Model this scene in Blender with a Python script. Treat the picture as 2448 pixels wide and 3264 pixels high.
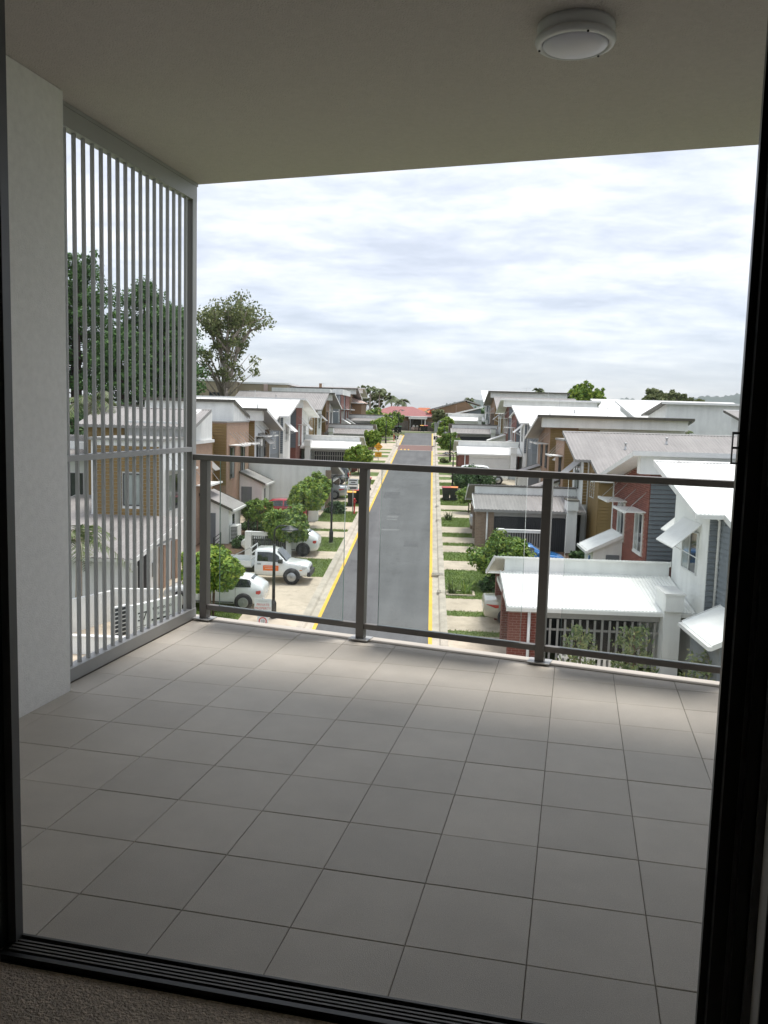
import bpy, bmesh, math, random
import numpy as np
from mathutils import Matrix, Vector
R_ = math.radians
for o in list(bpy.data.objects): bpy.data.objects.remove(o)
SC = bpy.context.scene
COL = SC.collection
T = 0.303                      # balcony tile pitch in metres
SLOPE = math.tan(R_(2.7554))   # the street climbs away from the balcony
FLOOR = 9.5 - 4.37736 * T      # balcony floor level above the street datum
YAWB = R_(-9.4334)             # balcony axes against the street axes
CX, CY = 3.18575, -10.67565    # camera in tile units

# ---------------------------------------------------------------- camera
cam = bpy.data.cameras.new('camera')
camo = bpy.data.objects.new('camera', cam); COL.objects.link(camo)
yaw, pit, rol = 0.21586898 + YAWB, 0.11154145, 0.02773405
fw = Vector((-math.sin(yaw)*math.cos(pit), math.cos(yaw)*math.cos(pit), -math.sin(pit)))
ri = Vector((math.cos(yaw), math.sin(yaw), 0)); up = ri.cross(fw)
c_, s_ = math.cos(rol), math.sin(rol)
r2, u2 = c_*ri + s_*up, -s_*ri + c_*up
m = Matrix((r2, u2, -fw)).transposed().to_4x4(); m.translation = Vector((0, 0, 9.5))
camo.matrix_world = m
cam.sensor_fit = 'VERTICAL'; cam.sensor_height = 24; cam.lens = 24*2770/3264
cam.clip_start = 0.05; cam.clip_end = 30000
SC.camera = camo

# ---------------------------------------------------------------- sky
SUN_EL, SUN_AZ = R_(74), R_(35)      # azimuth clockwise from +Y: up the street, slightly to the right
world = bpy.data.worlds.new('World'); SC.world = world; world.use_nodes = True
nt = world.node_tree; nt.nodes.clear()
def nn(t, **k):
    n = nt.nodes.new(t)
    for a, b in k.items(): setattr(n, a, b)
    return n
sky = nn('ShaderNodeTexSky'); sky.sky_type = 'NISHITA'; sky.sun_disc = False
sky.sun_elevation = SUN_EL; sky.sun_rotation = SUN_AZ; sky.altitude = 20; sky.air_density = 1.0; sky.dust_density = 1.2
tc = nn('ShaderNodeTexCoord'); sep = nn('ShaderNodeSeparateXYZ'); nt.links.new(tc.outputs['Generated'], sep.inputs[0])
def math_(op, a, b, clamp=False):
    n = nn('ShaderNodeMath', operation=op, use_clamp=clamp)
    for i, q in enumerate((a, b)):
        if isinstance(q, (int, float)): n.inputs[i].default_value = q
        elif q is not None: nt.links.new(q, n.inputs[i])
    return n.outputs[0]
zc = math_('MAXIMUM', sep.outputs[2], 0.0)
den = math_('ADD', zc, 0.17)
cmb = nn('ShaderNodeCombineXYZ')
nt.links.new(math_('DIVIDE', sep.outputs[0], den), cmb.inputs[0]); nt.links.new(math_('DIVIDE', sep.outputs[1], den), cmb.inputs[1])
def noise(scale, det, rough, vec, dist=0.0):
    n = nn('ShaderNodeTexNoise'); n.inputs['Scale'].default_value = scale; n.inputs['Detail'].default_value = det
    n.inputs['Roughness'].default_value = rough; n.inputs['Distortion'].default_value = dist
    nt.links.new(vec, n.inputs['Vector']); return n.outputs['Fac']
mp = nn('ShaderNodeMapping'); mp.inputs['Scale'].default_value = (0.72, 1.0, 1); mp.inputs['Location'].default_value = (3.1, 7.4, 0)
mp.inputs['Rotation'].default_value = (0, 0, R_(7))
nt.links.new(cmb.outputs[0], mp.inputs[0])
n1 = noise(2.4, 9, 0.60, mp.outputs[0], 0.25); n2 = noise(9.0, 7, 0.62, mp.outputs[0], 0.2)
mixn = math_('ADD', math_('MULTIPLY', n1, 0.72), math_('MULTIPLY', n2, 0.28))
rampc = nn('ShaderNodeValToRGB'); nt.links.new(mixn, rampc.inputs[0])
e = rampc.color_ramp.elements
e[0].position = 0.36; e[0].color = (0.290, 0.318, 0.375, 1)
e[1].position = 0.65; e[1].color = (0.565, 0.57, 0.58, 1)
k = e.new(0.46); k.color = (0.360, 0.386, 0.440, 1)
k = e.new(0.55); k.color = (0.440, 0.458, 0.495, 1)
# thin cloud: more of the blue sky shows low down
hz = nn('ShaderNodeMapRange'); hz.inputs[1].default_value = 0.0; hz.inputs[2].default_value = 0.16; hz.inputs[3].default_value = 0.42; hz.inputs[4].default_value = 0.95
nt.links.new(sep.outputs[2], hz.inputs[0])
skm = nn('ShaderNodeVectorMath', operation='SCALE'); skm.inputs[3].default_value = 0.056; nt.links.new(sky.outputs[0], skm.inputs[0])
cov = math_('MULTIPLY', hz.outputs[0], 1.0, True)
mx = nn('ShaderNodeMix', data_type='RGBA'); nt.links.new(cov, mx.inputs[0]); nt.links.new(skm.outputs[0], mx.inputs[6]); nt.links.new(rampc.outputs[0], mx.inputs[7])
bg = nn('ShaderNodeBackground'); bg.inputs[1].default_value = 1.0; nt.links.new(mx.outputs[2], bg.inputs[0])
wo = nn('ShaderNodeOutputWorld'); nt.links.new(bg.outputs[0], wo.inputs[0])

# ---------------------------------------------------------------- sun (veiled by thin cloud) and exposure
sd = bpy.data.lights.new('sun', 'SUN'); sd.energy = 1.5; sd.angle = R_(20); sd.color = (1.0, 0.96, 0.90)
so = bpy.data.objects.new('sun', sd); COL.objects.link(so)
sv = Vector((math.sin(SUN_AZ)*math.cos(SUN_EL), math.cos(SUN_AZ)*math.cos(SUN_EL), math.sin(SUN_EL)))
so.rotation_euler = sv.to_track_quat('Z', 'Y').to_euler(); so.location = sv*60
SC.view_settings.view_transform = 'Standard'; SC.view_settings.look = 'None'
SC.view_settings.exposure = 1.35; SC.view_settings.gamma = 1.0; SC.view_settings.use_curve_mapping = False
SC.render.engine = 'CYCLES'
SC.cycles.use_denoising = True
SC.cycles.max_bounces = 12; SC.cycles.diffuse_bounces = 6; SC.cycles.glossy_bounces = 4; SC.cycles.transmission_bounces = 8; SC.cycles.transparent_max_bounces = 16
SC.cycles.sample_clamp_indirect = 6

# ---------------------------------------------------------------- helpers
random.seed(4); RNG = np.random.default_rng(11)
def gz(y): return SLOPE*min(y, 141.0) if y > -40 else SLOPE*-40

class MB:
    def __init__(s): s.v = []; s.f = []; s.sm = []
    def add(s, vs, fs, smooth=False):
        o = len(s.v); s.v += [tuple(p) for p in vs]; s.f += [tuple(i+o for i in f) for f in fs]; s.sm += [smooth]*len(fs); return s
    def box(s, x0, x1, y0, y1, z0, z1):
        x0, x1 = sorted((x0, x1)); y0, y1 = sorted((y0, y1)); z0, z1 = sorted((z0, z1))
        return s.add([(x0,y0,z0),(x1,y0,z0),(x1,y1,z0),(x0,y1,z0),(x0,y0,z1),(x1,y0,z1),(x1,y1,z1),(x0,y1,z1)],
                     [(3,2,1,0),(4,5,6,7),(0,1,5,4),(1,2,6,5),(2,3,7,6),(3,0,4,7)])
    def shear(s, x0, x1, y0, y1, h0, h1):     # box whose bottom and top follow the street's slope
        return s.add([(x0,y0,gz(y0)+h0),(x1,y0,gz(y0)+h0),(x1,y1,gz(y1)+h0),(x0,y1,gz(y1)+h0),(x0,y0,gz(y0)+h1),(x1,y0,gz(y0)+h1),(x1,y1,gz(y1)+h1),(x0,y1,gz(y1)+h1)],
                     [(3,2,1,0),(4,5,6,7),(0,1,5,4),(1,2,6,5),(2,3,7,6),(3,0,4,7)])
    def prism_x(s, poly, a, b):               # polygon in (y,z) along x
        n = len(poly); return s.add([(a,p[0],p[1]) for p in poly]+[(b,p[0],p[1]) for p in poly],
            [tuple(range(n))[::-1], tuple(range(n,2*n))]+[(i,(i+1)%n,(i+1)%n+n,i+n) for i in range(n)])
    def prism_y(s, poly, a, b):               # polygon in (x,z) along y
        n = len(poly); return s.add([(p[0],a,p[1]) for p in poly]+[(p[0],b,p[1]) for p in poly],
            [tuple(range(n)), tuple(range(n,2*n))[::-1]]+[(i,i+n,(i+1)%n+n,(i+1)%n) for i in range(n)])
    def prism_z(s, poly, a, b):
        n = len(poly); return s.add([(p[0],p[1],a) for p in poly]+[(p[0],p[1],b) for p in poly],
            [tuple(range(n))[::-1], tuple(range(n,2*n))]+[(i,(i+1)%n,(i+1)%n+n,i+n) for i in range(n)])
    def bar(s, p0, p1, w, h):
        p0, p1 = Vector(p0), Vector(p1); d = (p1-p0).normalized()
        a = d.cross(Vector((0,0,1)))
        if a.length < 1e-3: a = Vector((1,0,0))
        a.normalize(); b = a.cross(d).normalized(); a *= w/2; b *= h/2
        vs = [p+q for p in (p0,p1) for q in (-a-b, a-b, a+b, -a+b)]
        return s.add(vs, [(3,2,1,0),(4,5,6,7),(0,1,5,4),(1,2,6,5),(2,3,7,6),(3,0,4,7)])
    def tube(s, pts, rad, n=8, caps=True):
        pts = [Vector(p) for p in pts]; vs = []; fs = []
        if not hasattr(rad, '__len__'): rad = [rad]*len(pts)
        a = None
        for i, p in enumerate(pts):
            d = (pts[min(i+1,len(pts)-1)]-pts[max(i-1,0)]).normalized()
            if a is None:
                a = d.cross(Vector((0.3,0.2,1)) if abs(d.z) < .9 else Vector((1,0,0))).normalized()
            a = (a-d*a.dot(d)).normalized(); b = d.cross(a)
            for k in range(n):
                t = 2*math.pi*k/n; vs.append(p+(a*math.cos(t)+b*math.sin(t))*rad[i])
        for i in range(len(pts)-1):
            for k in range(n):
                fs.append((i*n+k, i*n+(k+1)%n, (i+1)*n+(k+1)%n, (i+1)*n+k))
        if caps: fs += [tuple(range(n))[::-1], tuple(range((len(pts)-1)*n, len(pts)*n))]
        return s.add(vs, fs, True)
    def lathe(s, prof, n=24, c=(0,0,0), axis='z', smooth=True):
        vs = []; fs = []
        for r, h in prof:
            for k in range(n):
                t = 2*math.pi*k/n; x, y = r*math.cos(t), r*math.sin(t)
                vs.append((c[0]+x,c[1]+y,c[2]+h) if axis == 'z' else (c[0]+x,c[1]+h,c[2]+y))
        m_ = len(prof)
        for i in range(m_-1):
            for k in range(n): fs.append((i*n+k, i*n+(k+1)%n, (i+1)*n+(k+1)%n, (i+1)*n+k))
        fs += [tuple(range(n))[::-1], tuple(range((m_-1)*n, m_*n))]
        return s.add(vs, fs, smooth)
    def mesh(s, name, mat):
        me = bpy.data.meshes.new(name); me.from_pydata(s.v, [], s.f)
        me.polygons.foreach_set('use_smooth', s.sm)
        bm = bmesh.new(); bm.from_mesh(me); bmesh.ops.recalc_face_normals(bm, faces=bm.faces); bm.to_mesh(me); bm.free()
        if mat: me.materials.append(mat)
        return me
    def build(s, name, mat, parent=None, loc=None, rz=None):
        return link(name, s.mesh(name, mat), parent, loc, rz)
def link(name, data, parent=None, loc=None, rz=None):
    o = bpy.data.objects.new(name, data); COL.objects.link(o)
    if parent: o.parent = parent
    if loc: o.location = loc
    if rz is not None: o.rotation_euler = (0, 0, rz)
    return o
def empty(name, loc, rz=0): 
    o = link(name, None, None, loc, rz); o.empty_display_size = .2; return o
def tag(o, label=None, cat=None, group=None, kind=None):
    if label: o['label'] = label
    if cat: o['category'] = cat
    if group: o['group'] = group
    if kind: o['kind'] = kind
    return o
def copy_tree(o, parent=None):
    c = o.copy(); COL.objects.link(c); c.parent = parent
    for ch in list(o.children): copy_tree(ch, c)
    return c
def quads(name, V, mat, parent=None, loc=None):     # V: (n,4,3) array of separate quads
    n = len(V); me = bpy.data.meshes.new(name)
    me.vertices.add(4*n); me.vertices.foreach_set('co', np.asarray(V, np.float32).reshape(-1))
    me.loops.add(4*n); me.loops.foreach_set('vertex_index', np.arange(4*n, dtype=np.int32))
    me.polygons.add(n); me.polygons.foreach_set('loop_start', np.arange(0, 4*n, 4, dtype=np.int32))
    me.update(calc_edges=True); me.validate(); me.materials.append(mat)
    return link(name, me, parent, loc)

# ---------------------------------------------------------------- materials
def mat(name, col, rough=.6, var=.12, scale=3.0, bump=0, bscale=60, metal=0, spec=.5, col2=None, det=5, coat=0, stretch=None):
    m_ = bpy.data.materials.new(name); m_.use_nodes = True; t = m_.node_tree; b = t.nodes['Principled BSDF']
    b.inputs['Roughness'].default_value = rough; b.inputs['Metallic'].default_value = metal; b.inputs['Specular IOR Level'].default_value = spec
    b.inputs['Coat Weight'].default_value = coat; b.inputs['Coat Roughness'].default_value = .06
    tc = t.nodes.new('ShaderNodeTexCoord'); vec = tc.outputs['Object']
    if stretch:
        mp = t.nodes.new('ShaderNodeMapping'); mp.inputs['Scale'].default_value = stretch; t.links.new(vec, mp.inputs[0]); vec = mp.outputs[0]
    nz = t.nodes.new('ShaderNodeTexNoise'); nz.inputs['Scale'].default_value = scale; nz.inputs['Detail'].default_value = det; nz.inputs['Roughness'].default_value = .62
    t.links.new(vec, nz.inputs['Vector'])
    rp = t.nodes.new('ShaderNodeValToRGB'); rp.color_ramp.elements[0].position = .3; rp.color_ramp.elements[1].position = .7
    c2 = col2 or tuple(min(1, c*(1+var)) for c in col); c1 = tuple(c*(1-var) for c in col)
    rp.color_ramp.elements[0].color = (*c1, 1); rp.color_ramp.elements[1].color = (*c2, 1)
    t.links.new(nz.outputs['Fac'], rp.inputs[0]); t.links.new(rp.outputs[0], b.inputs['Base Color'])
    if bump:
        n2 = t.nodes.new('ShaderNodeTexNoise'); n2.inputs['Scale'].default_value = bscale; n2.inputs['Detail'].default_value = 4
        t.links.new(tc.outputs['Object'], n2.inputs['Vector'])
        bp = t.nodes.new('ShaderNodeBump'); bp.inputs['Strength'].default_value = bump; bp.inputs['Distance'].default_value = .01
        t.links.new(n2.outputs['Fac'], bp.inputs['Height']); t.links.new(bp.outputs[0], b.inputs['Normal'])
    return m_
def brickmat(name, c1, c2, mortar):
    m_ = mat(name, c1, .85); t = m_.node_tree; b = t.nodes['Principled BSDF']
    tc = t.nodes.new('ShaderNodeTexCoord'); sp = t.nodes.new('ShaderNodeSeparateXYZ'); t.links.new(tc.outputs['Object'], sp.inputs[0])
    ad = t.nodes.new('ShaderNodeMath'); ad.operation = 'ADD'; t.links.new(sp.outputs[0], ad.inputs[0]); t.links.new(sp.outputs[1], ad.inputs[1])
    cb = t.nodes.new('ShaderNodeCombineXYZ'); t.links.new(ad.outputs[0], cb.inputs[0]); t.links.new(sp.outputs[2], cb.inputs[1])
    bt = t.nodes.new('ShaderNodeTexBrick'); bt.inputs['Scale'].default_value = 1; bt.inputs['Brick Width'].default_value = .24; bt.inputs['Row Height'].default_value = .086
    bt.inputs['Mortar Size'].default_value = .007; bt.inputs['Color1'].default_value = (*c1, 1); bt.inputs['Color2'].default_value = (*c2, 1); bt.inputs['Mortar'].default_value = (*mortar, 1)
    t.links.new(cb.outputs[0], bt.inputs['Vector'])
    nz = [n for n in t.nodes if n.type == 'TEX_NOISE'][0]; nz.inputs['Scale'].default_value = 1.3
    mx = t.nodes.new('ShaderNodeMix'); mx.data_type = 'RGBA'; mx.blend_type = 'MULTIPLY'; mx.inputs[0].default_value = .35
    rp = t.nodes.new('ShaderNodeValToRGB'); rp.color_ramp.elements[0].color = (.45,.45,.45,1); rp.color_ramp.elements[1].color = (1,1,1,1)
    t.links.new(nz.outputs['Fac'], rp.inputs[0]); t.links.new(bt.outputs['Color'], mx.inputs[6]); t.links.new(rp.outputs[0], mx.inputs[7]); t.links.new(mx.outputs[2], b.inputs['Base Color'])
    bp = t.nodes.new('ShaderNodeBump'); bp.inputs['Strength'].default_value = .6; bp.inputs['Distance'].default_value = .01; bp.invert = True
    t.links.new(bt.outputs['Fac'], bp.inputs['Height']); t.links.new(bp.outputs[0], b.inputs['Normal'])
    return m_
def islandmat(name, cols, rough=.6, trans=0):
    m_ = bpy.data.materials.new(name); m_.use_nodes = True; t = m_.node_tree; b = t.nodes['Principled BSDF']; b.inputs['Roughness'].default_value = rough
    b.inputs['Specular IOR Level'].default_value = .35
    ge = t.nodes.new('ShaderNodeNewGeometry'); rp = t.nodes.new('ShaderNodeValToRGB'); t.links.new(ge.outputs['Random Per Island'], rp.inputs[0])
    el = rp.color_ramp.elements
    while len(el) < len(cols): el.new(.5)
    for i, c in enumerate(cols): el[i].position = i/(len(cols)-1); el[i].color = (*c, 1)
    t.links.new(rp.outputs[0], b.inputs['Base Color'])
    if trans:
        tr = t.nodes.new('ShaderNodeBsdfTranslucent'); t.links.new(rp.outputs[0], tr.inputs[0])
        ms = t.nodes.new('ShaderNodeMixShader'); ms.inputs[0].default_value = trans
        t.links.new(b.outputs[0], ms.inputs[1]); t.links.new(tr.outputs[0], ms.inputs[2]); t.links.new(ms.outputs[0], t.nodes['Material Output'].inputs[0])
    return m_
K = {}
K['white'] = mat('white_render', (.74,.75,.73), .8, .05, 1.2, .15, 90)
K['trim'] = mat('white_trim', (.72,.72,.70), .5, .06, 2)
K['wroof'] = mat('white_roof_sheet', (.84,.84,.81), .5, .07, .6, stretch=(2.2,.5,1))
K['groof'] = mat('grey_roof_sheet', (.265,.25,.238), .55, .10, .5)
K['gtrim'] = mat('grey_trim', (.28,.275,.26), .5, .08, 2)
K['dtrim'] = mat('dark_flashing', (.085,.078,.062), .6, .15, 2)
K['greyb'] = mat('grey_boards', (.165,.185,.20), .7, .10, 1.5)
K['ochre'] = mat('ochre_boards', (.220,.145,.052), .7, .12, 1.4)
K['ochred'] = mat('brown_boards', (.10,.060,.022), .7, .12, 1.4)
K['redb'] = brickmat('red_brick', (.225,.076,.056), (.185,.055,.042), (.33,.25,.21))
K['redbrick'] = islandmat('red_brick_piece', [(.130,.040,.030),(.215,.068,.050),(.175,.054,.040),(.27,.100,.072)], .85)
K['mortar'] = mat('mortar', (.33,.24,.20), .9, .15, 20)
K['tanb'] = brickmat('tan_brick', (.42,.275,.19), (.36,.235,.165), (.36,.28,.22))
K['tanp'] = brickmat('brown_grey_brick', (.30,.215,.15), (.24,.17,.12), (.33,.28,.23))
K['glass'] = mat('window_glass', (.035,.042,.048), .06, .4, .9, spec=.8)
K['curtain'] = mat('pale_blind_glass', (.30,.33,.32), .08, .2, .8, spec=.8)
K['frame'] = mat('window_frame_white', (.62,.63,.62), .4, .06, 2)
K['dframe'] = mat('window_frame_dark', (.05,.05,.05), .4, .1, 2)
K['steel'] = mat('galvanised_steel', (.45,.46,.46), .35, .1, 6, metal=.6)
K['dark'] = mat('dark_opening', (.012,.012,.013), .8, .3, 2)
K['dfence'] = mat('charcoal_fence', (.028,.032,.035), .5, .2, 2)
K['conc'] = mat('concrete_drive', (.50,.425,.325), .85, .14, .55, .2, 40, col2=(.56,.48,.375))
K['kerb'] = mat('concrete_kerb', (.44,.395,.325), .85, .14, .8, .2, 40)
K['asph'] = mat('asphalt', (.112,.115,.116), .9, .13, .35, .5, 120, det=9)
def layer(m_, scale, stretch, lo, hi, p0=.35, p1=.65, coord='Object'):
    t = m_.node_tree; b = t.nodes['Principled BSDF']; src = b.inputs['Base Color'].links[0].from_socket
    tc = t.nodes.new('ShaderNodeTexCoord'); mp = t.nodes.new('ShaderNodeMapping'); mp.inputs['Scale'].default_value = stretch; nz = t.nodes.new('ShaderNodeTexNoise'); nz.inputs['Scale'].default_value = scale; nz.inputs['Detail'].default_value = 6; nz.inputs['Roughness'].default_value = .65
    if coord == 'World': ge = t.nodes.new('ShaderNodeNewGeometry'); t.links.new(ge.outputs['Position'], mp.inputs[0])
    else: t.links.new(tc.outputs[coord], mp.inputs[0])
    t.links.new(mp.outputs[0], nz.inputs['Vector'])
    mr = t.nodes.new('ShaderNodeMapRange'); mr.inputs[1].default_value = p0; mr.inputs[2].default_value = p1; mr.inputs[3].default_value = lo; mr.inputs[4].default_value = hi; t.links.new(nz.outputs['Fac'], mr.inputs[0])
    vm = t.nodes.new('ShaderNodeVectorMath'); vm.operation = 'SCALE'; t.links.new(src, vm.inputs[0]); t.links.new(mr.outputs[0], vm.inputs[3]); t.links.new(vm.outputs[0], b.inputs['Base Color']); return m_
layer(K['asph'], 1.0, (1.1,.05,1), .84, 1.10); layer(K['asph'], .9, (1,1,1), .72, 1.0, .30, .42); layer(K['asph'], 14, (1,1,1), .86, 1.12)
layer(K['conc'], 1.6, (1,1,1), .80, 1.04, .32, .5, 'World'); layer(K['conc'], .35, (1,.6,1), .88, 1.08, .35, .65, 'World'); layer(K['kerb'], 1.2, (2,1,1), .78, 1.08, .3, .6, 'World')
layer(K['white'], .9, (2.5,2.5,.35), .90, 1.03, .3, .6); layer(K['wroof'], 1.2, (1,1,1), .88, 1.02, .30, .5, 'World'); layer(K['groof'], 1.0, (3,.4,1), .86, 1.08, .3, .65, 'World')
K['patch'] = mat('worn_patch', (.165,.167,.166), .9, .2, 2.5)
K['yellow'] = mat('yellow_line_paint', (.70,.44,.045), .7, .12, 1.5)
K['wpaint'] = mat('white_line_paint', (.62,.60,.55), .7, .2, 2)
K['redpave'] = brickmat('red_paving', (.21,.115,.095), (.18,.10,.085), (.20,.14,.12))
K['lawn'] = mat('lawn', (.085,.150,.028), .9, .30, 1.3, .8, 55, det=9, col2=(.16,.215,.05)); layer_later = True
K['ground'] = mat('ground_cover', (.075,.10,.035), .95, .35, .12, .5, 8, det=8)
K['mulch'] = mat('mulch', (.11,.065,.04), .95, .3, 6, .8, 60)
K['black'] = mat('black_paint', (.014,.015,.017), .4, .2, 3)
K['bin'] = mat('bin_plastic', (.018,.022,.020), .45, .2, 3)
K['tyre'] = mat('tyre_rubber', (.018,.018,.018), .8, .2, 8)
K['rim'] = mat('alloy_rim', (.38,.39,.40), .3, .1, 8, metal=.7)
K['drim'] = mat('dark_rim', (.06,.06,.065), .3, .1, 8, metal=.6)
K['cglass'] = mat('car_glass', (.02,.024,.028), .04, .3, 1, spec=.9)
K['cwhite'] = mat('car_white', (.72,.74,.73), .22, .03, 1, coat=.8)
K['csilver'] = mat('car_silver', (.46,.48,.49), .28, .05, 1, metal=.35, coat=.8)
K['ccream'] = mat('car_champagne', (.47,.44,.37), .28, .05, 1, metal=.3, coat=.8)
K['cred'] = mat('car_red', (.42,.02,.035), .22, .05, 1, coat=.9)
K['cblue'] = mat('car_blue', (.012,.16,.45), .22, .08, 1, coat=.9)
K['cblack'] = mat('car_black', (.012,.013,.016), .18, .1, 1, coat=.9)
K['plastic'] = mat('black_plastic', (.03,.03,.03), .6, .2, 6)
K['tail'] = mat('tail_lamp', (.52,.03,.02), .15, .1, 4, coat=.6)
K['amber'] = mat('amber_lamp', (.7,.24,.03), .15, .1, 4)
K['lamp'] = mat('clear_lamp', (.55,.57,.58), .1, .1, 6, coat=.6)
K['orange'] = mat('orange_panel', (.75,.16,.03), .5, .06, 2)
K['red'] = mat('red_plastic', (.45,.03,.03), .45, .1, 3)
K['redp'] = mat('red_sign_paint', (.55,.07,.06), .5, .1, 8)
K['ylid'] = mat('yellow_lid', (.78,.40,.02), .45, .08, 3)
K['olid'] = mat('orange_lid', (.75,.22,.03), .45, .08, 3)
K['grlid'] = mat('green_lid', (.03,.14,.06), .45, .1, 3)
K['sign'] = mat('sign_white', (.66,.68,.68), .5, .06, 3)
K['signy'] = mat('sign_amber', (.80,.36,.015), .5, .06, 3)
K['signg'] = mat('sign_back_grey', (.33,.34,.34), .45, .08, 4, metal=.3)
K['ink'] = mat('black_ink', (.02,.02,.02), .6, .1, 8)
K['redroof'] = mat('faded_red_roof', (.29,.11,.105), .75, .12, 1.2)
K['orroof'] = mat('terracotta_roof', (.48,.15,.07), .8, .15, .8)
K['pinkroof'] = mat('pale_pink_roof', (.50,.38,.33), .8, .08, .8)
K['brownw'] = mat('brown_render', (.26,.165,.095), .85, .08, 1)
K['tanw'] = mat('tan_render', (.33,.275,.19), .85, .06, .6)
K['fencew'] = mat('grey_timber', (.13,.115,.10), .9, .25, 3)
K['trunk'] = mat('bark_brown', (.13,.09,.06), .95, .3, 5, .8, 30)
K['trunkp'] = mat('bark_pine', (.060,.040,.030), .95, .35, 4, .8, 20)
K['trunkg'] = mat('bark_pale', (.36,.31,.26), .9, .3, 2.5, .5, 20)
K['leafb'] = islandmat('leaf_bright', [(0.074,0.157,0.023),(0.160,0.277,0.037),(0.257,0.378,0.050),(0.407,0.453,0.066)], .55, .25)
K['leafm'] = islandmat('leaf_mid', [(0.063,0.136,0.028),(0.129,0.232,0.041),(0.212,0.320,0.052),(0.315,0.369,0.069)], .55, .22)
K['leafd'] = islandmat('leaf_dark', [(0.028,0.073,0.023),(0.053,0.113,0.032),(0.085,0.154,0.042)], .6, .18)
K['leafp'] = islandmat('leaf_pine', [(0.039,0.097,0.030),(0.070,0.150,0.036),(0.115,0.216,0.055)], .6, .18)
K['leafg'] = islandmat('leaf_gum', [(0.088,0.120,0.043),(0.149,0.177,0.066),(0.228,0.242,0.092)], .6, .2)
K['leafl'] = islandmat('leaf_lime', [(0.176,0.288,0.027),(0.316,0.439,0.041),(0.474,0.544,0.068)], .55, .3)
K['leafs'] = islandmat('leaf_sage', [(0.074,0.121,0.054),(0.128,0.182,0.081),(0.203,0.257,0.115),(0.270,0.270,0.108)], .55, .25)
K['palm'] = islandmat('palm_frond', [(0.047,0.081,0.027),(0.095,0.135,0.041),(0.155,0.196,0.061)], .5, .2)
K['hill'] = mat('hill_forest', (.030,.050,.030), .95, .35, .006, det=9)
K['suburb'] = mat('far_vegetation', (.050,.080,.035), .95, .4, .02, det=9)
layer(K['lawn'], 3.5, (1,1,1), .70, 1.15, .3, .65, 'World'); layer(K['lawn'], .5, (1,1,1), .85, 1.15, .3, .7, 'World')
# balcony
K['tile'] = mat('floor_tile', (.605,.552,.482), .50, .07, 1.1, .25, 420, spec=.45, det=8)
_t = K['tile'].node_tree; _oi = _t.nodes.new('ShaderNodeObjectInfo'); _mr = _t.nodes.new('ShaderNodeMapRange'); _mr.inputs[3].default_value = .93; _mr.inputs[4].default_value = 1.05
_vm = _t.nodes.new('ShaderNodeVectorMath'); _vm.operation = 'SCALE'; _t.links.new(_oi.outputs['Random'], _mr.inputs[0]); _t.links.new(_mr.outputs[0], _vm.inputs[3])
_rp = [n for n in _t.nodes if n.type == 'VALTORGB'][0]; _t.links.new(_rp.outputs[0], _vm.inputs[0])
_sp = _t.nodes.new('ShaderNodeTexNoise'); _sp.inputs['Scale'].default_value = 330; _sp.inputs['Detail'].default_value = 2; _t.links.new([n for n in _t.nodes if n.type == 'TEX_COORD'][0].outputs['Object'], _sp.inputs['Vector'])
_s2 = _t.nodes.new('ShaderNodeMapRange'); _s2.inputs[1].default_value = .3; _s2.inputs[2].default_value = .7; _s2.inputs[3].default_value = .86; _s2.inputs[4].default_value = 1.10; _t.links.new(_sp.outputs['Fac'], _s2.inputs[0])
_v2 = _t.nodes.new('ShaderNodeVectorMath'); _v2.operation = 'SCALE'; _t.links.new(_vm.outputs[0], _v2.inputs[0]); _t.links.new(_s2.outputs[0], _v2.inputs[3]); _t.links.new(_v2.outputs[0], _t.nodes['Principled BSDF'].inputs['Base Color'])
layer(K['tile'], 1.4, (1,1,1), .90, 1.05, .3, .7, 'World'); layer(K['tile'], 5, (1,1,1), .95, 1.03, .25, .6, 'World')
K['grout'] = mat('grout', (.20,.17,.14), .9, .2, 30)
K['slab'] = mat('slab_edge', (.50,.46,.41), .8, .06, 2)
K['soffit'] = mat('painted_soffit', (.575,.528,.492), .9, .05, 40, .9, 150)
K['pillar'] = mat('painted_wall', (.88,.875,.855), .85, .05, 30, .4, 150)
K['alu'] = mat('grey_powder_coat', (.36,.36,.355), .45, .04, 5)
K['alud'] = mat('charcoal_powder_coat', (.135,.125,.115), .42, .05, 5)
K['plate'] = mat('plate_steel', (.42,.42,.41), .4, .08, 8, metal=.4)
K['doorf'] = mat('door_frame_black', (.012,.012,.012), .35, .1, 6)
K['doorg'] = mat('door_frame_edge', (.11,.11,.11), .4, .1, 6)
K['carpet'] = mat('carpet', (.54,.45,.36), 1.0, .35, 90, 1.0, 160, det=6)
K['room'] = mat('room_wall', (.55,.53,.50), .9, .03, 1)
K['lightr'] = mat('light_ring', (.62,.63,.64), .4, .03, 4)
K['opal'] = mat('opal_diffuser', (.66,.66,.74), .35, .03, 3)
pg = bpy.data.materials.new('balustrade_glass'); pg.use_nodes = True
_t = pg.node_tree; _t.nodes.clear(); _o = _t.nodes.new('ShaderNodeOutputMaterial'); _tr = _t.nodes.new('ShaderNodeBsdfTransparent'); _gl = _t.nodes.new('ShaderNodeBsdfGlossy')
_tr.inputs[0].default_value = (.965,.985,.978,1); _gl.inputs['Roughness'].default_value = .01; _fr = _t.nodes.new('ShaderNodeFresnel'); _fr.inputs[0].default_value = 1.45
_ms = _t.nodes.new('ShaderNodeMixShader'); _t.links.new(_fr.outputs[0], _ms.inputs[0]); _t.links.new(_tr.outputs[0], _ms.inputs[1]); _t.links.new(_gl.outputs[0], _ms.inputs[2]); _t.links.new(_ms.outputs[0], _o.inputs[0])
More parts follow.
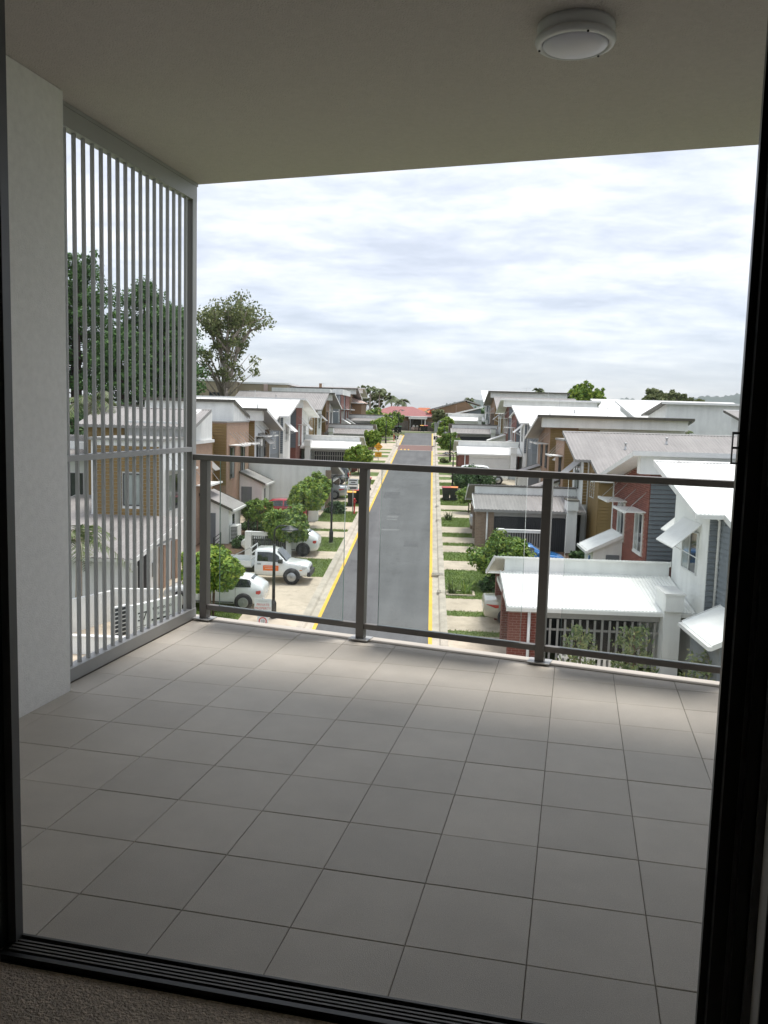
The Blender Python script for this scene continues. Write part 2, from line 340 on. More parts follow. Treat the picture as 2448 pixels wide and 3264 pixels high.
K['pglass'] = pg; K['gedge'] = mat('glass_edge', (.30,.42,.38), .15, .1, 5)
# ================================================================ the balcony
def bw(tx, ty, z=0):
    x, y = (tx-CX)*T, (ty-CY)*T; c, s = math.cos(YAWB), math.sin(YAWB)
    return (x*c-y*s, x*s+y*c, FLOOR+z)
def bt(tx, ty, ox=0, oy=0): return ((tx-ox)*T, (ty-oy)*T)
def kl(tx): return 5.245-0.1595*tx                # edge of the tiling along the balustrade
CEIL = 8.87*T
def clip(poly, f):                                # keep f(p) >= 0
    out = []
    for i in range(len(poly)):
        a, b = poly[i], poly[(i+1) % len(poly)]; fa, fb = f(a), f(b)
        if fa >= 0: out.append(a)
        if fa*fb < 0:
            t = fa/(fa-fb); out.append((a[0]+(b[0]-a[0])*t, a[1]+(b[1]-a[1])*t))
    return out
flo = MB()
flo.prism_z([bt(*p) for p in [(-6,-4.70),(9,-4.70),(9,kl(9)),(-4.75,kl(-4.75)),(-4.75,1.04),(-6,1.04)]], -.22, -.0035)
floor = flo.build('balcony_floor', K['grout'], None, bw(0,0), YAWB); tag(floor, kind='structure')
shared = None
for i in range(-5, 9):
    for j in range(-5, 7):
        g_ = .0038
        poly = [(i+g_,j+g_),(i+1-g_,j+g_),(i+1-g_,j+1-g_),(i+g_,j+1-g_)]; full = len(poly)
        xl = -4.265 if j < 1 else -4.46
        q = clip(poly, lambda p: p[0]-xl); q = clip(q, lambda p: p[1]+4.69) if q else q; q = clip(q, lambda p: kl(p[0])-p[1]) if q else q
        if len(q) < 3: continue
        ar = abs(sum(q[k][0]*q[(k+1)%len(q)][1]-q[(k+1)%len(q)][0]*q[k][1] for k in range(len(q))))/2
        if ar < .01: continue
        whole = ar > .979
        if whole and shared: me = shared
        else:
            cxm = sum(p[0] for p in q)/len(q); cym = sum(p[1] for p in q)/len(q)
            ox, oy = (i, j) if whole else (cxm, cym)
            lo = [bt(p[0]-ox, p[1]-oy) for p in q]
            cc = (sum(p[0] for p in lo)/len(lo), sum(p[1] for p in lo)/len(lo))
            ins = lambda p, d: (p[0]+(cc[0]-p[0])*d, p[1]+(cc[1]-p[1])*d)
            n = len(lo); mb = MB()
            mb.add([(*p,-.006) for p in lo]+[(*p,-.0012) for p in lo]+[(*ins(p,.012),0) for p in lo],
                   [tuple(range(2*n,3*n))]+[(a+k,a+(k+1)%n,a+n+(k+1)%n,a+n+k) for a in (0,n) for k in range(n)])
            me = mb.mesh('floor_tile', K['tile'])
            if whole: shared = me
        o = link('floor_tile', me, floor, (*(bt(i, j) if whole else bt(cxm, cym)), random.uniform(-.0006,.0004)))
# rounded concrete kerb along the balustrade
kd = Vector((1, -.1595, 0)).normalized(); kn = Vector((-kd.y, kd.x, 0)); KANG = math.atan2(kd.y, kd.x)
W_ = .36*T
prof = [(0,-.02),(0,.004),(.012,.010),(W_-.03,.010),(W_-.012,.004),(W_-.003,-.008),(W_,-.03),(W_,-.32),(0,-.32)]
ke = MB().prism_x(prof, 0, 14.2*T).build('balcony_kerb', K['slab'], None, bw(-4.80, kl(-4.80)), YAWB+KANG); tag(ke, kind='structure')
# soffit and the slab over it
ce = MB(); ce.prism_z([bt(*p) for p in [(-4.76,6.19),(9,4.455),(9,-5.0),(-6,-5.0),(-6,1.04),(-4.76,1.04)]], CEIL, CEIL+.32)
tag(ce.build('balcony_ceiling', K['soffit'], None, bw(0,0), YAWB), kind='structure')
def bbox(mb, x0, x1, y0, y1, z0, z1, ox=0, oy=0): return mb.box((x0-ox)*T, (x1-ox)*T, (y0-oy)*T, (y1-oy)*T, z0, z1)
tag(bbox(MB(), -6,-4.27,-5.0,1.04,-.30,CEIL-.003).build('balcony_wall', K['pillar'], None, bw(0,0), YAWB), kind='structure')
tag(bbox(MB(), 8.2,9,-5.0,3.6,-.02,CEIL-.003).build('balcony_end_wall', K['pillar'], None, bw(0,0), YAWB), kind='structure')
# the flat behind the camera
rm = MB(); bbox(rm,-6,9,-22,-5.02,-.25,-.004); tag(rm.build('room_floor', K['carpet'], None, bw(0,0), YAWB), kind='structure')
rm = MB(); bbox(rm,-6,9,-22,-5.02,CEIL-.05,CEIL+.3); tag(rm.build('room_ceiling', K['room'], None, bw(0,0), YAWB), kind='structure')
rm = MB(); bbox(rm,-6.6,-6,-22,-5.02,-.25,CEIL+.3); bbox(rm,9,9.6,-22,-5.02,-.25,CEIL+.3); bbox(rm,-6.6,9.6,-22.6,-22,-.25,CEIL+.3)
bbox(rm,-6,-1.12,-5.30,-5.02,-.003,CEIL-.052); bbox(rm,4.47,9,-5.30,-5.02,-.003,CEIL-.052); bbox(rm,-1.12,4.47,-5.30,-5.02,2.42,CEIL-.052)
tag(rm.build('room_wall', K['room'], None, bw(0,0), YAWB), kind='structure')
rm = MB(); bbox(rm,-6.6,9.6,-22.6,4.2,-FLOOR-.5,-.26); tag(rm.build('lower_storeys', K['white'], None, bw(0,0), YAWB), kind='structure')
rm = MB(); bbox(rm,-6.6,9.6,-22.6,3.9,CEIL+.33,CEIL+3.0); tag(rm.build('upper_storey', K['white'], None, bw(0,0), YAWB), kind='structure')

# ---- sliding door frame
df = empty('door_frame', bw(-1.08,-4.7), YAWB); tag(df, 'black aluminium sliding door frame framing the view from the carpeted room', 'door frame')
O = (-1.08, -4.7)
def dpart(name, m_, *b, parent=df):
    mb = MB(); bbox(mb, *b, *O); return mb.build(name, m_, parent)
dpart('jamb', K['doorf'], -1.60,-1.155,-5.02,-4.70,.0,2.42)
dpart('jamb_edge', K['doorg'], -1.155,-1.085,-4.79,-4.695,.0,2.42)
dpart('jamb', K['doorf'], 4.19,4.60,-4.76,-4.70,.0,2.42)
dpart('door_stile', K['doorf'], 4.235,4.60,-4.86,-4.78,.0,2.42)
dpart('jamb_edge', K['doorg'], 4.325,4.60,-4.872,-4.862,.0,2.42)
dpart('door_stile', K['doorf'], 4.345,4.60,-4.96,-4.88,.0,2.42)
dpart('jamb_edge', K['doorg'], 4.425,4.60,-5.016,-4.97,.0,2.42)
dpart('dark_wall_cover', K['doorf'], 4.45,5.8,-5.335,-5.303,.0,2.5)  # black panel added to darken the lit room wall beside the frame
dpart('head', K['doorf'], -1.08,4.19,-5.02,-4.70,2.36,2.42)
sl = dpart('sill', K['doorf'], -1.155,4.60,-5.06,-4.70,-.03,-.006)
for k, (a, b, h) in enumerate([(-4.722,-4.700,.010),(-4.775,-4.757,.006),(-4.815,-4.797,.006),(-4.855,-4.837,.006),(-4.895,-4.877,.006),(-4.99,-4.945,.010)]):
    dpart('track_rail', K['doorg'] if k == 0 else K['alud'] if k < 5 else K['doorf'], -1.08,4.19,a,b,-.006,h, parent=sl)
la = MB()
for b in [(4.145,4.152,-4.80,-4.775,4.125*T,4.325*T),(4.145,4.195,-4.80,-4.775,4.125*T,4.137*T),(4.145,4.195,-4.80,-4.775,4.222*T,4.236*T),(4.145,4.195,-4.80,-4.775,4.315*T,4.330*T),(4.183,4.195,-4.80,-4.775,4.13*T,4.32*T)]: bbox(la, *b, *O)
la.build('latch_keeper', K['doorf'], df)

# ---- privacy screen of vertical bars
O = (-4.55, 1.2)
sc_ = empty('privacy_screen', bw(*O), YAWB); tag(sc_, 'full height grey metal screen of vertical bars on the left of the balcony', 'privacy screen')
def spart(name, m_, *b): return bbox(MB(), *b, *O).build(name, m_, sc_)
spart('top_rail', K['alu'], -4.66,-4.495,1.04,6.06,8.52*T,8.80*T)
spart('head_track', K['alu'], -4.70,-4.49,1.04,6.10,8.80*T+.002,8.865*T)
spart('middle_rail', K['alu'], -4.655,-4.50,1.04,5.88,3.515*T,3.61*T)
spart('bottom_rail', K['alu'], -4.68,-4.48,1.04,6.05,.004,.225*T)
spart('end_post', K['alud'], -4.67,-4.512,5.885,6.04,.2255*T,8.519*T)  # charcoal here puts the shade of the room-facing side into the colour
spart('post_lit_side', K['alu'], -4.5115,-4.495,5.875,6.055,.2255*T,8.519*T)  # pale plate added so the post's right side reads as lit
spart('wall_channel', K['alu'], -4.655,-4.50,1.045,1.09,.2255*T,8.519*T)
barm = bbox(MB(), -.027,.027,-.022,.022,.2256*T,8.519*T).mesh('bar', K['alu'])
for k in range(17):
    ty = 1.53+k*.2612; o = link('bar', barm, sc_, ((-4.575-O[0])*T, (ty-O[1])*T, 0))

# ---- glass balustrade
BA = math.radians(-9.0095); P0 = (-4.287, 5.968)
ba = empty('glass_balustrade', bw(*P0), YAWB+BA); tag(ba, 'charcoal metal balustrade with clear glass panels along the balcony edge', 'balustrade')
def rbox(x0, x1, y0, y1, z0, z1): return MB().box(x0*T, x1*T, y0*T, y1*T, z0*T, z1*T)
PS = [.043, 3.595, 7.10, 10.62, 13.6]
def bev(o, w):
    md = o.modifiers.new('bevel', 'BEVEL'); md.width = w; md.segments = 2; md.limit_method = 'ANGLE'; return o
bev(rbox(-.42, 13.9, -.10, .10, 3.345, 3.462).build('top_rail', K['alud'], ba), .004)
for k, s_0 in enumerate(PS):
    p = bev(rbox(s_0-.082, s_0+.082, -.082, .082, .034, 3.344).build('post', K['alud'], ba), .003)
    bev(rbox(s_0-.20, s_0+.20, -.17, .17, .036 if False else .034, .054).build('base_plate', K['plate'], p), .001)
    if k < 4:
        a, b = s_0+.0825, PS[k+1]-.0825
        bev(rbox(a, b, -.062, .062, .238, .345).build('bottom_rail', K['alud'], ba), .003)
        gl = MB(); gx0, gx1 = a+.275, b-.31
        if k >= 1: gx0 = a+.27; gx1 = b-.29
        x0, x1, y0, y1, z0, z1 = gx0*T, gx1*T, -.006, .006, .346*T, 3.343*T
        me = rbox(gx0, gx1, -.018, .018, .346, 3.343).mesh('glass_panel', K['pglass'])
        me.materials.append(K['gedge']) if 'gedge' in K else None
        for pl in me.polygons:
            if abs(pl.normal.y) < .5 and len(me.materials) > 1: pl.material_index = 1
        link('glass_panel', me, ba)

# ---- round bulkhead light on the soffit
lt = empty('ceiling_light', bw(2.93,.05,CEIL), YAWB); tag(lt, 'round white bulkhead light fixed to the balcony soffit', 'ceiling light')
r = .455*T
MB().lathe([(r*.96,-.0005),(r*.97,-.010),(r*.955,-.040),(r*.93,-.042)], 48).build('base', K['lightr'], lt)
MB().lathe([(r*.90,-.0425),(r*1.0,-.044),(r*1.01,-.052),(r*.97,-.064),(r*.86,-.068),(r*.84,-.062)], 48).build('trim_ring', K['lightr'], lt)
MB().lathe([(r*.835,-.061),(r*.78,-.070),(r*.55,-.081),(r*.25,-.087),(.002,-.088)], 48).build('diffuser', K['opal'], lt)
for a in (50, 170, 290):
    MB().lathe([(.004,-.066),(.004,-.071),(.002,-.0715)], 8, (r*.91*math.cos(R_(a)), r*.91*math.sin(R_(a)), 0)).build('screw', K['ink'], lt)
# ================================================================ ground and street
gm = MB()
xs = [-6000,-2500,-1000,-400,-200,-120,-80,-50,-30,-16,-7,-2,2,8,20,40,80,150,300,800,2500,6000]
ys = [-300,-40,0,20,40,60,80,100,120,130,141,150,170,200,240,300,400,600,1000,2000,4000,7000]
def gh(x, y):
    if y <= 141: return gz(y)
    t = min(1, (y-175)/500) if y > 175 else 0
    return gz(141)-(t*t*(3-2*t))*14
vs = [(x, y, gh(x, y)) for y in ys for x in xs]; nx = len(xs)
gm.add(vs, [(j*nx+i, j*nx+i+1, (j+1)*nx+i+1, (j+1)*nx+i) for j in range(len(ys)-1) for i in range(nx-1)])
tag(gm.build('ground', K['ground']), kind='structure')
YL, YR = -4.10, .22
tag(MB().shear(YL-.02, YR+.02, -2, 108.0, -.1, .006).shear(YL-.02, YR+.02, 115.6, 139.5, -.1, .006).build('road', K['asph']), kind='structure')
# raised threshold of red pavers
hp = MB().add([(YL,108.004,gz(108)+.012),(YR,108.004,gz(108)+.012),(YR,109.2,gz(109.2)+.085),(YL,109.2,gz(109.2)+.085),(YR,114.4,gz(114.4)+.085),(YL,114.4,gz(114.4)+.085),(YR,115.596,gz(115.6)+.012),(YL,115.596,gz(115.6)+.012)],
     [(0,1,2,3),(3,2,4,5),(5,4,6,7)]).build('road_threshold', K['redpave']); tag(hp, kind='structure')
mk = MB()
mk.shear(YL-.07, YL+.07, 0, 107.9, .010, .0105).shear(YR-.07, YR+.07, 0, 107.9, .010, .0105).shear(YR-.07, YR+.07, 115.7, 139.0, .010, .0105).shear(YL-.07, YL+.07, 115.7, 133, .010, .0105)
# the line bends into the turning area on the left
for k in range(10):
    a, b = R_(k*9), R_((k+1)*9); rr = 4.6
    p = lambda t, r_: (YL-4.6+r_*math.cos(t)-.0, 133+r_*math.sin(t))
    q = [p(a, rr-.07), p(a, rr+.07), p(b, rr+.07), p(b, rr-.07)]
    if q[2][0] > -7.2: mk.add([(x, y, gz(y)+.0125) for x, y in q], [(0,1,2,3)])
mk = mk.build('edge_line', K['yellow']); tag(mk, kind='structure')
wp = MB()
for k in range(3): wp.add([(YL+.35+.45*k,108.02,gz(108.02)+.018),(YL+.6+.45*k,108.02,gz(108.02)+.018),(YL+.475+.45*k,109.1,gz(109.1)+.083)], [(0,1,2)])
for k in range(3): wp.add([(YR-.35-.45*k,115.55,gz(115.55)+.020),(YR-.6-.45*k,115.55,gz(115.55)+.020),(YR-.475-.45*k,114.5,gz(114.5)+.090)], [(0,1,2)])
tag(wp.build('threshold_marking', K['yellow']), kind='structure')
tag(MB().shear(YL,YR,107.86,108.0,.0105,.011).shear(YL,YR,115.6,115.74,.0105,.011).build('threshold_line', K['wpaint']), kind='structure')
tag(MB().shear(-13, 9, 139.504, 151.5, -.1, .012).build('turning_area', K['conc']), kind='structure')
pt = MB().shear(-2.72,-1.98,57.0,57.8,.0105,.011).shear(-2.68,-2.02,56.0,56.5,.0105,.011).shear(-2.85,-1.75,52.2,52.75,.0105,.011)
tag(pt.build('road_patch', K['patch']), kind='structure')
# kerbs: gutter then upstand, cast in lengths
def kerb(x0, sgn, y0, y1, n):
    k0 = empty('kerb', (x0, y0, gz(y0))); tag(k0, kind='structure')
    st = (y1-y0)/n
    for i in range(n):
        a, b = y0+i*st+.006, y0+(i+1)*st-.006
        pr = [(0,-.1),(0,.008),(.30,.004),(.36,.085),(.42,.104),(.62,.108),(.62,-.1)]
        m_ = len(pr); vs = [(sgn*p[0], y-y0, p[1]+gz(y)-gz(y0)) for y in (a, b) for p in pr]
        MB().add(vs, [tuple(range(m_)), tuple(range(m_,2*m_))[::-1]]+[(q, q+m_, (q+1)%m_+m_, (q+1)%m_) for q in range(m_)]).build('kerb_stone', K['kerb'], k0)
kerb(YR+.022, 1, 24, 140, 40); kerb(YL-.022, -1, 24, 133, 38)
VZ = .10
LAWNS = []
def strips(name, x0, x1, cuts, first_conc):
    c = first_conc
    for a, b in zip(cuts[:-1], cuts[1:]):
        if c: tag(MB().shear(x0, x1, a-.04, b+.04, -.15, VZ).build('driveway', K['conc']), kind='structure')
        else:
            n = max(4, int((x1-x0)/.16)); lo = [(x0+(x1-x0)*i/n, a+random.uniform(-.05,.05)) for i in range(n+1)]; hi = [(x0+(x1-x0)*i/n, b+random.uniform(-.05,.05)) for i in range(n+1)]
            vs = [(x, y, gz(y)+z_) for z_ in (-.15, VZ+.006) for x, y in lo+hi[::-1]]; m_ = 2*n+2
            tag(MB().add(vs, [tuple(range(m_,2*m_))]+[(q,(q+1)%m_,(q+1)%m_+m_,q+m_) for q in range(m_)]).build('lawn', K['lawn']), kind='structure')
            if a < 75: LAWNS.append((x0, x1, a, b))
        c = not c
RCUT = [24,31.6-.6,31.6,33.6,34.3,36.3,41.7,43.8,45.9,47.7,48.5,50.3,51.6,53.7,57.2,59.9,60.5,62.6,66.1,68.0,71.4,73.5,75.8,77.9,80.0,81.8,83.7,86,89,91,94,96,99.7,103.2,104.7,107.8,111.1,114,118,121,124,127,130,134,139.4]
strips('R', .862+.0, 2.95, RCUT, True)
LCUT = [20,28.4,39.25,43.1,45.0,48.9,50.8,51.5,54.1,58.3,60.7,62.6,64.5,66,68,70,73,76,79,82,85,88,91,93.2,96.9,99.6,101.7,103.8,106.1,107.7,117.2,119.1,122.1,125.2,127.4,133]
strips('L', -7.05, -4.742, LCUT, False)
# paved and planted front yards behind the verge
def yard(x0, x1, y0, y1, key, h=.06): tag(MB().shear(x0, x1, y0, y1, -.15, h).build({'conc':'paving','mulch':'garden_bed','lawn':'lawn'}[key], K[key]), kind='structure')
yard(-13.5,-9.3, 24, 35.2,'conc'); yard(-9.29,-7.06, 24, 35.2,'lawn'); yard(-12.6,-7.06,35.3,43.4,'conc'); yard(-12.6,-9.3,43.45,50.5,'mulch',.05); yard(-9.28,-7.06,43.45,46.2,'conc'); yard(-9.28,-7.06,46.25,50.5,'conc',.055)
yard(-12.6,-7.06,50.55,58.9,'conc',.05); yard(3.0,9.4,14,26.5,'conc'); yard(3.0,9.4,33.8,37.4,'conc'); yard(3.0,9.4,37.45,42,'lawn'); yard(3.0,9.4,42.05,47.3,'mulch',.05)
yard(2.96,9.4,54,62,'lawn'); yard(2.96,9.4,62.1,80,'conc',.05); yard(-14,-7.06,66,80,'conc',.05); yard(2.96,9.4,88,108,'lawn',.05); yard(-14,-7.06,90,100,'lawn',.05)
LAWNS += [(3.0,8,37.45,42),(-9.29,-7.06,24,35.2)]
# short grass on the nearer lawns
V = []
for x0, x1, a, b in LAWNS:
    n = int(min(9000, (x1-x0)*(b-a)*420)); p = np.stack([RNG.uniform(x0,x1,n), RNG.uniform(a-.06,b+.06,n), np.zeros(n)], 1); p[:,2] = SLOPE*p[:,1]+(VZ+.005 if x0 in (-7.05,.862) else .06)
    an = RNG.uniform(0,6.283,n); w = np.stack([np.cos(an),np.sin(an),np.zeros(n)],1)*.012; h = RNG.uniform(.025,.065,(n,1)); up_ = np.concatenate([RNG.normal(size=(n,2))*.45, np.ones((n,1))],1)*h
    V.append(np.stack([p-w,p+w,p+w*.3+up_,p-w*.3+up_],1))
tag(quads('grass', np.concatenate(V), islandmat('grass_blade', [(.095,.165,.030),(.165,.245,.045),(.25,.29,.07)], .7, .2)), kind='stuff')
# darker repair patches in the asphalt
rp_ = MB()
for x, y, w, l in ((-3.4,41,.9,2.6),(-.9,47.5,.8,1.6),(-2.9,66,1.2,3.5),(-1.2,73,.9,2.0),(-3.2,86,1.0,4.0),(-1.0,96,1.1,3.0)): rp_.shear(x-w/2, x+w/2, y, y+l, .0085, .009)
tag(rp_.build('road_repair', layer(mat('asphalt_repair', (.094,.096,.098), .9, .12, .8, .5, 120), 1.2, (1,1,1), .85, 1.1)), kind='structure')
# drain grates in the right gutter
for y, x, w in ((40.7,.26,.56),(37.4,.50,.22),(62.2,.5,.25),(56.3,.5,.2)):
    gr = empty('drain_grate', (x, y, gz(y)+.006)); tag(gr, {40.7:'slotted steel drain grate across the right hand gutter',37.4:'small square drain grate nearest in the right kerb',62.2:'small drain grate beside the black bins',56.3:'narrow drain grate in the kerb beside the spiky plant'}[y], 'drain grate', 'drain grates in the right kerb')
    MB().shear(0, w, 0, .5, -.02, .006).build('frame', K['dfence'], gr) if False else MB().box(0, w, -.25, .25, .09 if w < .3 else .012, .106 if w < .3 else .112).build('frame', K['kerb'], gr)
    for i in range(int(w/.056)): MB().box(.012+i*.056, .036+i*.056, -.2, .2, .1065 if w < .3 else .1125, .112 if w < .3 else .118).build('slot_bar', K['dfence'], gr)
# ================================================================ houses

def corrug(mb, s, u0, u1, A, B, pitch=.076, amp=.008, th=.05):
    """profiled roof sheet from edge A=(v,z) to edge B=(v,z), ribs running down the slope"""
    n = max(4, int(round((u1-u0)/pitch))*4); vs = []; fs = []
    for i in range(n+1):
        u = u0+(u1-u0)*i/n; h = amp*math.cos(2*math.pi*i/4)
        vs += [(s*u, A[0], A[1]+h), (s*u, B[0], B[1]+h), (s*u, A[0], A[1]-th), (s*u, B[0], B[1]-th)]
    for i in range(n):
        a, b = 4*i, 4*i+4
        fs += [(a, a+1, b+1, b), (a+2, b+2, b+3, a+3), (a, b, b+2, a+2), (a+1, a+3, b+3, b+1)]
    fs += [(0, 2, 3, 1), (4*n, 4*n+1, 4*n+3, 4*n+2)]
    return mb.add(vs, fs)
class House:
    def __init__(h, name, label, cat, s, x0, y0, group=None, z=None):
        h.s = s; h.root = empty(name, (x0, y0, gz(y0) if z is None else z)); tag(h.root, label, cat, group); h.y0 = y0
    def box(h, name, m_, u0, u1, v0, v1, z0, z1, parent=None):
        return MB().box(h.s*u0, h.s*u1, v0, v1, z0, z1).build(name, K[m_], parent or h.root)
    def wall(h, name, m_, u0, u1, poly):      # polygon in (v,z)
        return MB().prism_x(poly, h.s*u0, h.s*u1).build(name, K[m_], h.root)
    def roof(h, m_, u0, u1, A, B, pitch=None, amp=None, th=.05, name='roof', barge='trim', gutter=None, hi=None, bl=None, br=True):
        if pitch is None: pitch = .19 if m_ == 'groof' else .115
        if amp is None: amp = .017 if m_ == 'groof' else .012
        r = corrug(MB(), h.s, u0, u1, A, B, pitch, amp, th).build(name, K[m_], h.root)
        dz = .17
        for u in (u0-.03, u1):    # barge boards along the rakes
            if u == u1 and not br: continue
            if bl is not None and u != u1: Bq = (bl, A[1]+(B[1]-A[1])*(bl-A[0])/(B[0]-A[0]))
            else: Bq = B
            MB().prism_x([(A[0],A[1]+.02),(Bq[0],Bq[1]+.02),(Bq[0],Bq[1]-dz),(A[0],A[1]-dz)], h.s*u, h.s*(u+.03)).build('barge_board', K[barge], r)
        if gutter:
            lo = A if A[1] < B[1] else B; sg = -1 if lo is A and A[0] < B[0] or lo is B and B[0] < A[0] else 1
            g_ = MB(); y = lo[0]; z = lo[1]-.02
            g_.prism_x([(y,z-.12),(y+sg*.115,z-.12),(y+sg*.125,z),(y+sg*.11,z),(y+sg*.10,z-.105),(y,z-.105)], h.s*(u0-.05), h.s*(u1+.05)).build('gutter', K[gutter], r)
        if hi:
            top = A if A[1] > B[1] else B; oth = B if top is A else A; sg = 1 if oth[0] > top[0] else -1
            MB().prism_x([(top[0]-.03*sg,top[1]-.15),(top[0]-.03*sg,top[1]+.03),(top[0]+.14*sg,top[1]+.03+.14*sg*(oth[1]-top[1])/(oth[0]-top[0])),(top[0]+.14*sg,top[1]+.012+.14*sg*(oth[1]-top[1])/(oth[0]-top[0])),(top[0]-.0*sg,top[1]+.0),(top[0]-.0*sg,top[1]-.15)], h.s*(u0-.04), h.s*(u1+.04)).build('ridge_flashing', K[hi], r)
        return r
    def boards(h, m_, face, c, a0, a1, z0, z1, pieces=True, pitch=.17, skip=(), top=None):
        """weatherboards: face 'v' (wall at v=c facing the balcony, a along u) or 'u' (wall at u=c facing the street, a along v)"""
        par = h.root; n = int((z1-z0)/pitch); J = MB(); cache = {}
        for k in range(n):
            z = z0+k*pitch; segs = [(a0, a1)]
            if top:
                lim = a1
                segs = [(a0, a1)] if z+pitch <= min(top(a0), top(a1)) else []
                if not segs:
                    ok = [a0+(a1-a0)*i/20 for i in range(21) if z+pitch <= top(a0+(a1-a0)*i/20)]
                    if len(ok) < 2: continue
                    segs = [(ok[0], ok[-1])]
            for (w0, w1, y0_, y1_) in skip:
                if z+pitch > y0_+.02 and z < y1_-.02:
                    ns = []
                    for p, q in segs:
                        if w1 <= p or w0 >= q: ns.append((p, q))
                        else:
                            if w0-p > .05: ns.append((p, w0))
                            if q-w1 > .05: ns.append((w1, q))
                    segs = ns
            for p, q in segs:
                d0, d1, ph = .048, .012, pitch-.016       # lapped: thick at the bottom edge, a shadow gap under it
                if face == 'v':
                    f = lambda mb, zz: mb.add([(h.s*p,c,zz),(h.s*q,c,zz),(h.s*q,c-d0,zz),(h.s*p,c-d0,zz),(h.s*p,c,zz+ph),(h.s*q,c,zz+ph),(h.s*q,c-d1,zz+ph),(h.s*p,c-d1,zz+ph)],
                                   [(0,1,2,3),(7,6,5,4),(0,4,5,1),(1,5,6,2),(2,6,7,3),(3,7,4,0)])
                else:
                    f = lambda mb, zz: mb.add([(h.s*c,p,zz),(h.s*c,q,zz),(h.s*(c-d0),q,zz),(h.s*(c-d0),p,zz),(h.s*c,p,zz+ph),(h.s*c,q,zz+ph),(h.s*(c-d1),q,zz+ph),(h.s*(c-d1),p,zz+ph)],
                                   [(0,1,2,3),(7,6,5,4),(0,4,5,1),(1,5,6,2),(2,6,7,3),(3,7,4,0)])
                if pieces:
                    key = (round(p,3), round(q,3))
                    if key not in cache: mb = MB(); f(mb, 0); cache[key] = mb.mesh('board', K[m_])
                    link('board', cache[key], par, (0, 0, z))
                else: f(J, z)
        if not pieces and J.v: tag(J.build('weatherboards', K[m_], par), kind='stuff')
    def window(h, face, c, a0, a1, z0, z1, frame='frame', panes=(0, .5, 1), glass=('glass','glass'), sill=None, fr=.05):
        """a window standing 3 cm proud of the wall plane"""
        def b(mb, p, q, zz0, zz1, d0, d1):
            return mb.box(h.s*p, h.s*q, c-d1, c-d0, zz0, zz1) if face == 'v' else mb.box(h.s*(c-d1), h.s*(c-d0), p, q, zz0, zz1)
        f = MB(); b(f, a0, a1, z0, z0+fr, .001, .05); b(f, a0, a1, z1-fr, z1, .001, .05); b(f, a0, a0+fr, z0+fr, z1-fr, .001, .05); b(f, a1-fr, a1, z0+fr, z1-fr, .001, .05)
        ws = [a0+fr+(a1-a0-2*fr)*p for p in panes]
        for w in ws[1:-1]: b(f, w-.02, w+.02, z0+fr, z1-fr, .001, .045)
        o = f.build('window', K[frame], h.root)
        for i in range(len(ws)-1):
            e0 = .0 if i == 0 else .02; e1 = 0. if i == len(ws)-2 else .02
            b(MB(), ws[i]+e0, ws[i+1]-e1, z0+fr, z1-fr, .002, .016 if i % 2 == 0 else .022).build('pane', K[glass[i % len(glass)]], o)
        if sill: b(MB(), a0-.04, a1+.04, z0-.09, z0-.003, .001, .07).build('sill', K[sill], o)
        return o
    def hood(h, face, c, a0, a1, zt, out=.75, drop=.62, m_='trim', arm='trim'):
        """sloping metal window hood with side arms"""
        y = lambda d: c-d
        def P(a, d, z): return (h.s*a, c-d, z) if face == 'v' else (h.s*(c-d), a, z)
        mb = MB(); t = .04; vs = [P(a0,.01,zt),P(a1,.01,zt),P(a1,out,zt-drop),P(a0,out,zt-drop),P(a0,.01,zt-t),P(a1,.01,zt-t),P(a1,out,zt-drop-t),P(a0,out,zt-drop-t)]
        mb.add(vs, [(0,1,2,3),(7,6,5,4),(0,4,5,1),(1,5,6,2),(2,6,7,3),(3,7,4,0)])
        o = mb.build('window_hood', K[m_], h.root)
        for a in (a0+.04, a1-.04): MB().bar(P(a,.02,zt-drop-.35), P(a,out-.1,zt-drop+.03), .025, .03).build('hood_arm', K[arm], o)
        return o
    def shelf(h, face, c, a0, a1, z, out=.8, m_='trim', rods=2, split=True):
        """flat awning hung on tie rods"""
        def P(a, d, zz): return (h.s*a, c-d, zz) if face == 'v' else (h.s*(c-d), a, zz)
        mb = MB()
        p, q = P(a0,.01,z-.05), P(a1,out,z); mb.box(p[0], q[0], p[1], q[1], z-.05, z)
        o = mb.build('flat_awning', K[m_], h.root)
        p, q = P(a0-.03,out-.08,z-.075), P(a1+.03,out+.03,z+.02); MB().box(p[0], q[0], p[1], q[1], z-.075, z+.02).build('awning_edge', K['trim'], o)
        for i in range(rods):
            a = a0+.15+(a1-a0-.3)*i/max(1, rods-1); MB().bar(P(a,.0,z+.75), P(a,out-.1,z+.0), .022, .022).build('tie_rod', K['steel'], o)
        return o
    def porch(h, u0, u1, v0, v1, zl, zh, roof='wroof', wall='white', door=True, win=True, name='porch'):
        """entry porch: monopitch roof falling towards the street"""
        s = h.s
        w = MB().prism_y([(s*u0,-.3),(s*u1,-.3),(s*u1,zh-.12),(s*u0,zl-.12)], v0, v1).build(name, K[wall], h.root)
        ov = .14; sl_ = (zh-zl)/(u1-u0)
        mb = MB(); n = max(4, int((v1-v0+.3)/.09)); vs = []; fs = []
        for i in range(n*2+1):
            v = v0-ov+(v1-v0+2*ov)*i/(2*n); hh = .008*(i % 2)
            vs += [(s*(u0-.25), v, zl-.25*sl_+hh), (s*u1, v, zh+hh), (s*(u0-.25), v, zl-.25*sl_-.07), (s*u1, v, zh-.07)]
        for i in range(2*n):
            a, b = 4*i, 4*i+4; fs += [(a,a+1,b+1,b),(a+2,b+2,b+3,a+3),(a,b,b+2,a+2),(a+1,a+3,b+3,b+1)]
        fs += [(0,2,3,1),(8*n,8*n+1,8*n+3,8*n+2)]
